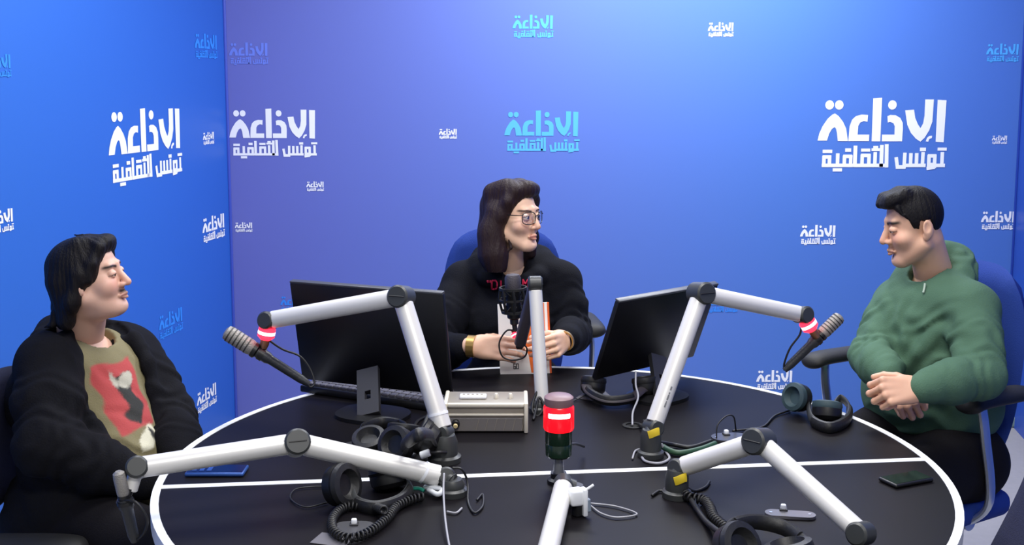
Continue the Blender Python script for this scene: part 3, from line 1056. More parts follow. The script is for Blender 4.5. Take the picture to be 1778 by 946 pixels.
plate('long grey plate with a white button, right of the front headphones', 1372, 896, 0.098, 0.034, -0.16, m_plate, -0.012, 0.016)
plate('dark oval plate with a white button behind the slanting arm', 1268, 762, 0.092, 0.060, 0.12, m_plate2, -0.005, 0.016)
plate('dark plate with a white button inside the coiled cord', 614, 920, 0.085, 0.060, 0.05, m_plate2, 0.0, 0.012)
plate('dark plate with a white button behind the low microphone arm', 626, 776, 0.080, 0.050, 0.0, m_plate2, 0.0, 0.006)
c = tz_(578, 938)
tag(part('paper_slip', rbox((0.070, 0.050, 0.0012), 0.0003, 1, rotz(-0.3), (c[0], c[1], 0.7512)), m_plate), 'small grey slip of paper at the bottom edge left of the coiled cord', 'paper')
c = tz_(1040, 690)
V = [tz_(1000, 692), tz_(1036, 668), tz_(1062, 690), tz_(1046, 699)]
tag(part('paper_sheet', prism([(v[0], v[1]) for v in V], 0.7506, 0.7522), mat('charcoal_card', (70, 66, 70), 0.6)), 'dark grey card lying under the headphones by the tilted monitor', 'paper')

# ------------------------------------------------------------------ phones
m_ph = mat('phone_black_glass', (12, 13, 18), 0.08)
m_phb = mat('phone_blue_edge', (52, 88, 160), 0.3, metal=0.4)
m_phs = mat('phone_blue_screen', (14, 18, 44), 0.1)


def phone(label, px, py, L, w, ang, edge, screen, marks=False):
    c = tz_(px, py)
    t = thing('mobile_phone', label, 'phone', c)
    M = rotz(ang)
    part('body', rbox((L, w, 0.009), 0.004, 3, M, (c[0], c[1], 0.7552)), edge, t)
    s = part('screen', prism([(x, y) for x, y in ((-L / 2 + .004, -w / 2 + .004), (L / 2 - .004, -w / 2 + .004), (L / 2 - .004, w / 2 - .004), (-L / 2 + .004, w / 2 - .004))], 0.7596, 0.7603, M, (c[0], c[1], 0)), screen, t)
    for i in range(3 if marks else 0):
        q = M @ np.array([-L / 2 + 0.018 + 0.016 * (i if marks else 0), (0 if marks else (-0.012 + 0.018 * i)), 0])
        part('camera_lens', lathe([(0.0045, 0.7603), (0.0045, 0.7614)], 14, None, (c[0] + q[0], c[1] + q[1], 0)) if not marks else rbox((0.010, w * 0.55, 0.0008), 0, 1, M, (c[0] + q[0], c[1] + q[1], 0.7607)), m_phb if marks else m_blk2, s)
    return t


phone('phone with a blue-lit surface lying beside the man in the black jacket', 377, 821, 0.128, 0.056, 0.0, m_phb, m_phs, True)
phone('black phone lying askew at the right side of the table', 1573, 836, 0.105, 0.055, 0.42, m_blk, m_ph)


# ------------------------------------------------------------------ people: heads, hair, hands
def sm(x, a, b):
    t = np.clip((x - a) / (b - a), 0, 1)
    return t * t * (3 - 2 * t)


def gz(d, s):
    return np.exp(-(d / s) ** 2)


def head_mesh(o, neck):
    """o: shape options; neck: the root of the neck in head space. Face looks along -y."""
    w = o.get('wide', 1.0)
    lo = np.minimum([-0.105, -0.14, -0.15], np.array(neck) - 0.075)
    hi = np.maximum([0.105, 0.125, 0.14], np.array(neck) + 0.075)
    f = Field(lo, hi, 0.0026)
    oc = o.get('occ', 0.0)
    f.ell((0, 0.016 - oc * 0.55, 0.036), (0.074 * w, 0.096 - oc * 0.5, 0.080))
    f.ell((0, -0.022, -0.030), (0.062 * w, 0.064, 0.086), 0.02)
    for s in (-1, 1):
        f.cap((s * 0.056 * w, 0.004, -0.055), (s * 0.022 * w, -0.062, -0.098), 0.017 * o.get('jaw', 1), 0.016, 0.028)
        f.ell((s * 0.040 * w, -0.056, -0.028), (0.026, 0.026, 0.024 * o.get('cheek', 1)), 0.02)
    f.ell((0, -0.066, -0.100), (0.026, 0.023, 0.018), 0.02)
    if o.get('fat'):
        f.ell((0, -0.015, -0.098), (0.050, 0.050, 0.028), 0.03)
    f.cap((-0.036, -0.074, 0.026), (0.036, -0.074, 0.026), 0.010, k=0.016)
    f.cap((0, -0.084, 0.030), (0, -0.084, 0.010), 0.008, 0.007, 0.012)
    for s in (-1, 1):
        f.ell((s * 0.032, -0.094, 0.006), (0.019, 0.016, 0.012), 0.014, 's')
    nl = o.get('nose', 1.0)
    f.cap((0, -0.082, 0.016), (0, -0.082 - 0.024 * nl, -0.030), 0.0078, 0.0112, 0.008)
    for s in (-1, 1):
        f.ell((s * 0.0125, -0.080 - 0.011 * nl, -0.034), (0.0082, 0.012, 0.0078), 0.006)
        f.ell((s * 0.0065, -0.080 - 0.016 * nl, -0.0445), (0.0035, 0.005, 0.003), 0.002, 's')
    f.cap((0, -0.085, -0.045), (0, -0.088, -0.056), 0.006, k=0.012)
    mw = o.get('mouth', 1.0)
    lr = o.get('lip', 1.0)
    for s in (-1, 1):
        f.cap((0, -0.0945, -0.0610), (s * 0.022 * mw, -0.082, -0.0645), 0.0058 * lr, 0.0025, 0.004)
        f.cap((0, -0.0925, -0.0735), (s * 0.019 * mw, -0.082, -0.0675), 0.0068 * lr, 0.0025, 0.005)
        f.cap((0, -0.103, -0.0665), (s * 0.022 * mw, -0.086, -0.0662), 0.0016, 0.0012, 0.002, 's')
    f.ell((0, -0.095, -0.085), (0.018, 0.007, 0.005), 0.008, 's')
    for s in (-1, 1):                                        # eyelids over the eye
        lid = o.get('lid', 0.4)
        f.ell((s * 0.032, -0.0765, 0.004), (0.0158, 0.0138, 0.0132), 0.003)

        def cut(X, Y, Z, s=s, lid=lid):
            x, y, z = X - s * 0.032, Y + 0.0765, Z - 0.004
            up = 0.0062 * (1 - lid * 1.55) - 0.0035 * (x / 0.015) ** 2 - 0.001
            dn = -0.0062 + 0.003 * (x / 0.015) ** 2
            return np.maximum(np.maximum(np.maximum(z - up, dn - z), y + 0.002), np.abs(x) - 0.0140).astype(np.float32)
        f.put(cut, (s * 0.032 - 0.015, -0.10, -0.006), (s * 0.032 + 0.015, -0.075, 0.014), 0.001, 's')
    for s in (-1, 1):                                        # ears
        M = rotz(s * 0.35)
        f.ell((s * 0.079 * w, 0.014, -0.004), (0.0082, 0.0175, 0.028), 0.006, M=M)
        f.ell((s * 0.076 * w, 0.006, -0.026), (0.008, 0.011, 0.014), 0.005)
        f.ell((s * 0.0885 * w, 0.010, 0.003), (0.006, 0.0105, 0.016), 0.004, 's', M=M)
    nk = np.array(neck)
    r = o.get('neck', 0.054)
    f.cap((0, 0.022, -0.050), nk, r, r * 1.08, 0.025)
    f.cap((0, 0.048 - oc, -0.02), nk + np.array((0, 0.02, 0)), 0.040, r, 0.03)
    return f.mesh()


def head_tint(V, o):
    base = np.array(lin(o['skin']))
    x, y, z = V.T
    c = np.tile(base, (len(V), 1))
    ax = np.abs(x)

    def mixin(rgb, a):
        nonlocal c
        a = np.clip(a, 0, 1)[:, None]
        c = c * (1 - a) + np.array(lin(rgb)) * a
    front = (y < -0.05)
    lip = gz(z + 0.0665, 0.0105) * (1 - sm(ax, 0.017, 0.025)) * sm(-y, 0.080, 0.086)
    mixin(o.get('lips', (176, 100, 92)), o.get('lipmix', 0.8) * lip)
    mixin(o.get('blush', (214, 130, 110)), 0.35 * gz(np.hypot(ax - 0.042, z + 0.026), 0.024) * front)
    mixin((205, 120, 100), 0.3 * gz(np.hypot(x, z + 0.030), 0.014) * (y < -0.095))
    mixin((120, 62, 55), 0.8 * gz(z + 0.0665, 0.0018) * (ax < 0.021) * sm(-y, 0.078, 0.084))
    if o.get('stubble'):
        b = o['stubble']
        beard = sm(-z, 0.045, 0.062) * sm(-y, -0.02, 0.02) * (1 - sm(-z, 0.112, 0.13)) * (1 - 0.7 * lip)
        mixin((78, 60, 52), b * 0.45 * beard)
    if o.get('moustache'):
        mo = gz(z + 0.0525, 0.0062) * (1 - sm(ax, 0.020, 0.030)) * sm(-y, 0.078, 0.084)
        mixin((38, 28, 25), o['moustache'] * mo)
    if o.get('goatee'):
        g = gz(np.hypot(x, (z + 0.083)), 0.0075) * sm(-y, 0.07, 0.078)
        mixin((25, 20, 20), o['goatee'] * g * 1.3)
    bz = 0.0225 + 0.0045 * np.sin((ax - 0.012) / 0.042 * 2.6)
    br = gz(z - bz, o.get('brow', 0.0042)) * sm(ax, 0.009, 0.014) * (1 - sm(ax, 0.046, 0.056)) * sm(-y, 0.045, 0.055)
    mixin(o.get('browcol', (30, 22, 20)), 1.15 * br)
    lash = gz(z - (0.004 + 0.0068 * (1 - o.get('lid', 0.4) * 1.55) - 0.0035 * ((ax - 0.032) / 0.015) ** 2), 0.0019) * (np.abs(ax - 0.032) < 0.0165) * (y < -0.07)
    mixin((30, 20, 18), 0.85 * lash)
    return c


def scalp_hair(o, zlow, off, extra=None, h=0.003, amp=0.0007, below=0.20):
    """hair shell over the skull: zlow maps y (front to back) to its lower edge"""
    f = Field((-0.15, -0.16, -below), (0.15, 0.17, 0.17), h)
    w = o.get('wide', 1.0)
    oc = o.get('occ', 0.0)
    f.ell((0, 0.018 - oc * 0.55, 0.036), (0.074 * w + off, 0.098 - oc * 0.5 + off, 0.082 + off * 1.1))
    if o.get('drape'):
        o['drape'](f)
    ys, zs = np.array(zlow).T

    def low(X, Y, Z):
        wig = 0.003 * np.sin(90 * Y + 50 * X) + 0.002 * np.sin(170 * X + 30)
        return (np.interp(Y, ys, zs) + wig - Z + 0 * X).astype(np.float32)
    f.put(low, f.lo, f.lo + f.h * f.n, 0.007, 'i')
    if extra:
        extra(f)
    X, Y, Z = f.ax[0][:, None, None], f.ax[1][None, :, None], f.ax[2][None, None, :]
    ph = np.arctan2(X, Y - 0.022)
    rho = np.minimum(1, np.hypot(X, Y - 0.022) / 0.06)
    f.D += (rho * amp * (np.sin(ph * 34 + 2 * np.sin(ph * 5 + Z * 18) + Z * 12) + 0.6 * np.sin(ph * 13 + 1.5 * np.sin(Z * 30)))).astype(np.float32)
    return f.mesh()


FING = [  # base x, base y, lengths, radii
    (0.030, 0.088, (0.040, 0.025, 0.021), 0.0088),
    (0.010, 0.093, (0.045, 0.029, 0.022), 0.0090),
    (-0.011, 0.090, (0.041, 0.027, 0.021), 0.0086),
    (-0.030, 0.081, (0.032, 0.020, 0.019), 0.0076),
]


def hand_mesh(curls, thumb, wrist, along, back, left=False, size=1.0, spread=0.06, arm=0.05):
    """curls: four (knuckle, middle, tip) angles; thumb: (out, down, bend). Modelled as a left hand: thumb on +x with the back up (+z)."""
    f = Field((-0.062, -0.10, -0.10), (0.095, 0.205, 0.06), 0.0022)
    f.cap((0, -arm, 0), (0, 0.0, 0), 0.027, 0.025, flat=((0, 0, 1), 0.80))
    for bx, by, ls, r in FING:
        f.cap((bx * 0.55, 0.004, -0.002), (bx, by - 0.006, 0.0), 0.0135, r * 1.18, 0.012)
    f.ell((0.022, 0.028, -0.010), (0.018, 0.032, 0.015), 0.012)
    f.ell((-0.022, 0.034, -0.009), (0.014, 0.034, 0.013), 0.012)
    for i, ((bx, by, ls, r), cu) in enumerate(zip(FING, curls)):
        p = np.array([bx, by, 0.0])
        az = (1.5 - i) * spread
        a = 0.0
        for j in range(3):
            a += cu[j]
            d = np.array([sin(az) * cos(a), cos(az) * cos(a), -sin(a)])
            q = p + d * ls[j]
            r0, r1 = r * (1.06, 0.96, 0.88)[j], r * (0.96, 0.88, 0.74)[j]
            f.cap(p, q, r0, r1, 0.0025 if j else 0.006)
            f.ell(p + np.array([0, 0, 0.0008]), (r0 * 1.06,) * 3, 0.002)
            if j == 2:
                f.ell(q + np.array([0, -sin(a), cos(a)]) @ np.eye(3) * 0 + (np.array([0, sin(a), cos(a)]) * r * 0.55) - d * 0.003, (r * 0.55, r * 0.7, r * 0.35), 0.001)
            p = q
    p = np.array([0.022, 0.016, -0.008])
    out, dn, bend = thumb
    az = out
    for j, (L, r) in enumerate(((0.040, 0.0125), (0.032, 0.0105), (0.026, 0.0095))):
        d = np.array([sin(az) * cos(dn), cos(az) * cos(dn), -sin(dn)])
        q = p + d * L
        f.cap(p, q, r, r * 0.86, 0.006 if j == 0 else 0.003)
        p = q
        az -= bend
    V, F = f.mesh()
    if not left:
        V = V * np.array([-1, 1, 1])
        F = F[:, ::-1]
    y = np.array(along, float)
    y /= np.linalg.norm(y)
    z = np.array(back, float)
    z = z - y * z.dot(y)
    z /= np.linalg.norm(z)
    M = np.stack([np.cross(y, z), y, z], 1)
    return (V * size) @ M.T + np.array(wrist, float), F


def head_matrix(fwd, pitch, roll=0.0):
    """rotation that turns the face (-y) towards fwd (x, y), tips it down by pitch and rolls it"""
    yaw = math.atan2(fwd[0], -fwd[1])
    return np.array(Matrix.Rotation(yaw, 3, 'Z') @ Matrix.Rotation(pitch, 3, 'X') @ Matrix.Rotation(roll, 3, 'Y'))


def place(ms, M, t):
    return ms[0] @ np.asarray(M).T + np.asarray(t), ms[1]


skin_m = mat('skin', (220, 170, 140), 0.5, attr='tint', bump=0.06, scale=420, sss=0.12)
eye_white = mat('eye_white', (225, 220, 215), 0.2)
iris_m = mat('iris', (38, 22, 14), 0.15)


def eye_geo(M, t, look=(0, -1, 0)):
    out_w, out_i = [], []
    for s in (-1, 1):
        c = np.array((s * 0.032, -0.0765, 0.004))
        Mf = frame(look)
        w = lathe([(0.0001, -0.0122)] + [(0.0122 * sin(a), -0.0122 * cos(a)) for a in np.linspace(0.15, pi - 0.15, 10)] + [(0.0001, 0.0122)], 16, Mf, c)
        i = lathe([(0.0062, 0.0106), (0.0055, 0.0117), (0.003, 0.0125), (0.0001, 0.0127)], 16, Mf, c)
        out_w.append(xf(w, M, t))
        out_i.append(xf(i, M, t))
    return out_w, out_i


OPT_L = dict(skin=(218, 174, 152), wide=1.06, jaw=1.15, cheek=1.15, fat=True, nose=1.0, lid=0.80, lip=0.8, lipmix=0.5, stubble=0.25, moustache=1.0, lips=(178, 112, 104), brow=0.0045, neck=0.062)
OPT_W = dict(skin=(232, 190, 162), wide=0.96, jaw=0.85, nose=0.95, lid=0.25, lips=(190, 92, 90), lip=0.82, lipmix=0.65, mouth=1.0, brow=0.0032, browcol=(62, 42, 34), neck=0.044)
OPT_G = dict(skin=(216, 170, 142), wide=0.97, jaw=1.0, cheek=0.9, nose=1.0, lid=0.72, lip=0.75, lipmix=0.4, occ=0.034, stubble=0.35, moustache=0.35, goatee=0.9, lips=(176, 104, 96), brow=0.0056, neck=0.047)

# hair shapes -------------------------------------------------------------
HAIRLINE_L = [(-0.14, 0.092), (-0.085, 0.082), (-0.070, 0.070), (-0.056, 0.040), (-0.044, 0.000), (-0.030, -0.022), (0.005, -0.022), (0.02, -0.055), (0.05, -0.095), (0.09, -0.115), (0.16, -0.12)]
HAIRLINE_W = [(-0.15, 0.102), (-0.088, 0.096), (-0.075, 0.089), (-0.060, 0.068), (-0.044, 0.035), (-0.026, 0.000), (-0.012, -0.020), (0.006, -0.024), (0.014, -0.20), (0.16, -0.20)]
HAIRLINE_G = [(-0.14, 0.076), (-0.082, 0.074), (-0.066, 0.066), (-0.052, 0.048), (-0.036, 0.032), (-0.024, -0.002), (-0.010, -0.004), (-0.003, 0.026), (0.026, 0.026), (0.036, -0.010), (0.055, -0.055), (0.08, -0.072), (0.16, -0.08)]


def extra_L(f):
    for s in (-1, 1):                                     # hair swept back from the parting
        f.chain([(s * 0.01, -0.066, 0.098), (s * 0.046, -0.062, 0.088), (s * 0.070, -0.042, 0.046), (s * 0.076, -0.026, 0.000)], (0.012, 0.013, 0.011, 0.009), 0.018)
        f.cap((s * 0.016, -0.074, 0.098), (s * 0.035, 0.0, 0.104), 0.014, 0.018, 0.03)
        f.chain([(s * 0.080, 0.00, 0.02), (s * 0.080, 0.035, -0.05), (s * 0.066, 0.07, -0.115)], (0.016, 0.020, 0.018), 0.03)
    for s in (-1, 1):
        f.cap((s * 0.045, 0.070, 0.0), (s * 0.045, 0.080, -0.10), 0.040, 0.026, 0.03)
    f.chain([(0.0, 0.100, 0.0), (0, 0.100, -0.08), (0, 0.112, -0.125)], (0.024, 0.026, 0.016), 0.03)
    for x in (-0.05, -0.02, 0.02, 0.05):
        f.chain([(x, 0.105, -0.08), (x * 1.1, 0.118, -0.112), (x * 1.2, 0.138, -0.114)], (0.012, 0.008, 0.003), 0.010)
    f.chain([(0.0, -0.03, 0.116), (0.01, 0.0, 0.128), (0.02, 0.03, 0.132)], (0.005, 0.003, 0.002), 0.004)


def extra_W(f):
    # long hair: a curtain down each side and down the back, parted off centre
    f.chain([(-0.020, -0.056, 0.106), (-0.050, -0.046, 0.096), (-0.073, -0.026, 0.058), (-0.079, -0.004, 0.005), (-0.083, 0.028, -0.035), (-0.083, 0.026, -0.085), (-0.080, 0.010, -0.130), (-0.083, 0.0, -0.165)], (0.010, 0.012, 0.013, 0.015, 0.022, 0.026, 0.026, 0.018), 0.025)
    f.chain([(-0.002, -0.062, 0.107), (0.040, -0.062, 0.099), (0.071, -0.040, 0.058), (0.080, -0.032, -0.010), (0.083, -0.026, -0.080), (0.080, -0.026, -0.140)], (0.011, 0.012, 0.013, 0.014, 0.016, 0.010), 0.025)
    f.chain([(-0.078, 0.03, 0.02), (-0.086, 0.04, -0.06), (-0.088, 0.03, -0.13), (-0.08, 0.015, -0.20)], (0.026, 0.034, 0.038, 0.028), 0.04)
    f.chain([(0.074, 0.03, 0.02), (0.082, 0.04, -0.06), (0.084, 0.03, -0.13), (0.078, 0.02, -0.19)], (0.026, 0.032, 0.034, 0.024), 0.04)
    f.chain([(0.0, 0.08, 0.03), (0.0, 0.085, -0.06), (0, 0.08, -0.18)], (0.045, 0.050, 0.042), 0.05)
    f.chain([(-0.01, -0.06, 0.100), (-0.04, 0.0, 0.102), (-0.05, 0.06, 0.09)], (0.016, 0.022, 0.025), 0.04)
    f.chain([(0.01, -0.06, 0.100), (0.04, 0.0, 0.100), (0.05, 0.06, 0.09)], (0.014, 0.022, 0.025), 0.04)
    f.chain([(-0.066, 0.000, -0.050), (-0.056, -0.022, -0.075), (-0.056, -0.030, -0.105), (-0.066, -0.014, -0.128)], (0.005, 0.005, 0.005, 0.004), 0.004)


def extra_G(f):
    # short crop with a quiff standing out over the forehead
    for x in (-0.045, -0.022, 0.0, 0.022, 0.045):
        f.chain([(x, -0.030, 0.106), (x * 1.02, -0.074, 0.094), (x * 1.02, -0.101 + abs(x) * 0.35, 0.084)], (0.014, 0.012, 0.0065), 0.025)
    f.cap((-0.058, -0.060, 0.072), (-0.066, -0.050, 0.048), 0.008, 0.004, 0.006)
    f.cap((0.058, -0.060, 0.072), (0.066, -0.050, 0.048), 0.008, 0.004, 0.006)

m_hairL = mat('black_hair', (20, 17, 19), 0.55, bump=0.6, scale=42, stretch=(8, 8, 1.2), spec=0.2)
m_hairW = mat('dark_brown_hair', (38, 24, 26), 0.52, bump=0.6, scale=42, stretch=(8, 8, 1.2), spec=0.25)
m_hairG = mat('short_black_hair', (17, 15, 18), 0.6, bump=0.6, scale=60, stretch=(6, 6, 2), spec=0.2)
m_jack = mat('black_jacket_cloth', (16, 16, 21), 0.9, bump=0.3, scale=240, spec=0.15)
m_hoodW = mat('black_hoodie_fleece', (15, 16, 23), 0.9, bump=0.3, scale=240, spec=0.15)
m_hoodG = mat('sage_green_fleece', (76, 106, 86), 0.9, bump=0.3, scale=300, spec=0.2)
m_trou = mat('black_trousers', (20, 18, 21), 0.9, bump=0.25, scale=260, spec=0.15)
m_shoe = mat('dark_shoe', (26, 26, 28), 0.5)
m_tee = mat('olive_tshirt', (122, 114, 82), 0.85, attr='tint', bump=0.25, scale=300)


def a3(*v):
    return np.array(v, float)


def legs(person_root, hips, knees, feet, r=0.085):
    lo = np.min([*hips, *knees, *feet], 0) - 0.18
    hi = np.max([*hips, *knees, *feet], 0) + 0.18
    lo[2] = 0.03
    f = Field(lo, hi, 0.009)
    f.cap(hips[0], hips[1], 0.125, k=0.05, flat=((0, 0, 1), 0.85))
    for h, k, t in zip(hips, knees, feet):
        f.cap(h, k, r + 0.012, r - 0.018, 0.05)
        f.cap(k, t, r - 0.020, 0.050, 0.03)
        f.fold(k, np.array(k) - np.array(h), 0.035, 0.004, 0.12)
    V, F = f.mesh()
    mesh_obj('trousers', V, F, m_trou, person_root, sharp=0)
    for k, t in zip(knees, feet):
        d = np.array(k) - (np.array(hips[0]) + np.array(hips[1])) / 2
        d[2] = 0
        d /= np.linalg.norm(d)
        g = Field(np.array(t) - 0.24, np.array(t) + 0.24, 0.007)
        g.cap((t[0], t[1], 0.045), np.array((t[0], t[1], 0.035)) + d * 0.15, 0.042, 0.034, 0.02)
        g.cap((t[0], t[1], 0.05), (t[0], t[1], 0.09), 0.042, 0.044, 0.02)

        def sole(X, Y, Z):
            return (0.004 - Z + 0 * X + 0 * Y).astype(np.float32)
        g.put(sole, g.lo, g.lo + g.h * g.n, 0.002, 'i')
        V, F = g.mesh()
        mesh_obj('shoe', V, F, m_shoe, person_root, sharp=0)


def skin_body(person_root, opt, hd, hands, pts, r=0.8):
    """head, hands and the body under the clothes, as one mesh"""
    f = Field(np.min(pts['all'], 0) - 0.16, np.max(pts['all'], 0) + 0.13, 0.012)
    f.cap(pts['pel'], pts['chest'], 0.100, 0.105, 0.05)
    f.cap(pts['sr'], pts['sl'], 0.045, k=0.06)
    f.cap(pts['chest'], pts['neck'], 0.06, 0.045, 0.05)
    for a, b, c in (('sr', 'er', 'wr'), ('sl', 'el', 'wl')):
        f.cap(pts[a], pts[b], 0.040, 0.032, 0.03)
        f.cap(pts[b], pts[c], 0.031, 0.022, 0.02)
    V0, F0 = f.mesh()
    tb = np.tile(np.array(lin(opt['skin'])), (len(V0), 1))
    V, F = jn([hd[:2], (V0, F0)] + hands)
    th = np.concatenate([hd[2], tb] + [np.tile(np.array(lin(opt['skin'])) * (1.0, 0.97, 0.96), (len(h[0]), 1)) for h in hands])
    return mesh_obj('body', V, F, skin_m, person_root, tint=th, sharp=0)


def add_head(opt, center, fwd, pitch, roll, size, neck_w, hairline, extra, off, below, hair_m, root, look):
    M = head_matrix(fwd, pitch, roll) * size
    neck = np.linalg.inv(M) @ (np.array(neck_w) - center)
    V, F = head_mesh(opt, neck)
    t = head_tint(V, opt)
    V = V @ M.T + center
    h = scalp_hair(opt, hairline, off, extra, below=below)
    mesh_obj('hair', h[0] @ M.T + center, h[1], hair_m, root, sharp=0)
    ew, ei = eye_geo(M, center, look)
    for w_, i_ in zip(ew, ei):
        e = part('eye', [w_], eye_white, root)
        part('iris', [i_], iris_m, e)
    return (V, F, t), M


# ================================================================== man in the green hoodie
pG = thing('person', 'man in a sage green hoodie with clasped hands looking down at the table', 'person', (1.15, 3.04, 0))
fG, lG = a3(-0.72, -0.69, 0), a3(0.69, -0.72, 0)
cG = P(1591, 391, 2.98)
nkG = P(1617, 480, 3.02)
G = dict(pel=a3(1.17, 3.06, 0.57), chest=a3(1.135, 3.01, 0.88), neck=nkG, sr=P(1566, 526, 3.11), er=P(1512, 618, 2.98), wr=P(1543, 652, 2.82),
         sl=P(1686, 536, 2.88), el=P(1704, 652, 2.735), wl=P(1598, 674, 2.675))
G['all'] = [v for k, v in G.items()]
hdG, MG = add_head(OPT_G, cG, (-0.995, 0.08), 0.20, 0.0, 0.87, nkG, HAIRLINE_G, extra_G, 0.005, 0.12, m_hairG, pG, (0, -1, -0.45))
hands = [hand_mesh([(0.95, 1.35, 0.9), (1.0, 1.35, 0.9), (1.05, 1.35, 0.9), (1.12, 1.35, 0.9)], (0.75, 0.45, 0.35), P(1597, 674, 2.675), (-1, 0.02, -0.10), (-0.12, -0.80, 0.58), left=True, size=0.96),
         hand_mesh([(0.9, 1.3, 0.8)] * 4, (0.45, 0.25, 0.3), P(1544, 657, 2.81), (0.45, -0.50, -0.60), (-0.25, -0.72, 0.55), size=0.92, arm=0.012)]
skin_body(pG, OPT_G, hdG, hands, G)
legs(pG, [G['pel'] - lG * 0.10 + fG * 0.02, G['pel'] + lG * 0.10 + fG * 0.02], [a3(0.72, 2.86, 0.60), a3(0.90, 2.60, 0.60)], [a3(0.66, 2.86, 0.08), a3(0.84, 2.60, 0.08)], 0.092)

f = Field(np.min(G['all'], 0) - (0.20, 0.20, 0.14), np.max(G['all'], 0) + 0.17, 0.0055)
pel, ch = G['pel'], G['chest']
f.cap(pel - lG * 0.075 + a3(0, 0, 0.15), pel + lG * 0.075 + a3(0, 0, 0.15), 0.124, k=0.04, flat=(fG, 0.92))
f.cap(pel + fG * 0.035 + a3(0, 0, 0.17), ch + fG * 0.005, 0.122, 0.126, 0.06)
f.cap(ch - lG * 0.065, ch + lG * 0.065, 0.118, k=0.06, flat=(fG, 0.88))
f.cap(ch - lG * 0.05 + a3(0, 0, 0.08), ch + lG * 0.05 + a3(0, 0, 0.08), 0.095, k=0.06)
f.cap(G['sr'], G['sl'], 0.062, k=0.05)
f.cap(G['sr'], nkG - a3(0, 0, 0.025), 0.052, 0.052, 0.05)
f.cap(G['sl'], nkG - a3(0, 0, 0.025), 0.058, 0.056, 0.05)
for s_, e_, w_ in (('sr', 'er', 'wr'), ('sl', 'el', 'wl')):
    f.chain([G[s_], (G[s_] + G[e_]) / 2 + a3(0, 0, 0.004), G[e_]], (0.066, 0.064, 0.056), 0.014)
    d = G[w_] - G[e_]
    f.chain([G[e_], G[e_] + d * 0.5, G[e_] + d * 0.80], (0.056, 0.054, 0.046), 0.02)
    f.cap(G[e_] + d * 0.80, G[e_] + d * 0.97, 0.0385, 0.0365, 0.008)
    f.fold(G[e_] + d * 0.30, d, 0.040, 0.0045, 0.09, 0.5)
    f.fold(G[e_] + d * 0.72, d, 0.020, 0.0035, 0.05)
    f.fold((G[s_] * 0.35 + G[e_] * 0.65), G[e_] - G[s_] + fG * 0.1, 0.042, 0.0065, 0.11, 1.0)
    f.fold(G[s_] + (ch - G[s_]) * 0.25 - a3(0, 0, 0.08), a3(lG[0], lG[1], 0.9), 0.045, 0.005, 0.10, 0.3)
# folds over the belly, pocket and hem
f.fold(pel + fG * 0.15 + a3(0, 0, 0.14), a3(0.1, 0.1, 1), 0.050, 0.006, 0.16)
f.fold(ch + fG * 0.12 + a3(0, 0, -0.02), lG + a3(0, 0, 0.5), 0.075, 0.004, 0.16, 1.2)
for u_, z_, a_, lam, amp in ((-0.06, 0.02, 0.9, 0.09, 0.006), (0.05, -0.05, -0.7, 0.08, 0.006), (0.0, 0.07, 0.3, 0.06, 0.004), (0.09, 0.06, -1.2, 0.05, 0.005)):
    f.fold(ch + fG * 0.12 + lG * u_ + a3(0, 0, z_), lG * cos(a_) + a3(0, 0, sin(a_)), lam, amp, 0.13, u_ * 40)
pk = [pel + fG * 0.150 - lG * 0.10 + a3(0, 0, 0.125), pel + fG * 0.155 - lG * 0.055 + a3(0, 0, 0.22), pel + fG * 0.155 + lG * 0.055 + a3(0, 0, 0.22), pel + fG * 0.150 + lG * 0.10 + a3(0, 0, 0.125)]
f.chain(pk[1:3], (0.008,) * 2, 0.02)
# the hood lying round the neck
zf = a3(0, 0, 1)
hd_pts, hd_r = [], []
for a in np.linspace(-pi * 0.93, pi * 0.93, 15):
    c_, s_ = cos(a), sin(a)
    rad = 0.076 + 0.008 * max(0, c_)
    hd_pts.append(nkG - fG * (rad * c_) + lG * (rad * 1.0 * s_) + zf * (0.048 * c_ - 0.012))
    hd_r.append(0.024 + 0.016 * max(0.0, c_ + 0.3) / 1.3)
f.chain(hd_pts, hd_r, 0.02)
f.cap(nkG - fG * 0.095 + a3(0, 0, 0.03), nkG - fG * 0.12 - a3(0, 0, 0.08), 0.052, 0.035, 0.04, flat=(fG, 0.75))
f.fold(nkG - fG * 0.07 + lG * 0.04, a3(fG[0] * .5, fG[1] * .5, 1), 0.040, 0.006, 0.12, 2.0)
f.cap(nkG + fG * 0.050 + a3(0, 0, 0.10), nkG + fG * 0.022 - a3(0, 0, 0.010), 0.056, 0.044, 0.010, 's')
f.cap(nkG + a3(0, 0, 0.14), nkG + fG * 0.005 + a3(0, 0, 0.03), 0.060, 0.052, 0.010, 's')
f.wob(0.0018, 38)
V, F = f.mesh()
hoodG = mesh_obj('hoodie', V, F, m_hoodG, pG, sharp=0)
m_str = mat('pale_drawstring', (170, 186, 168), 0.7)
fieldG = f
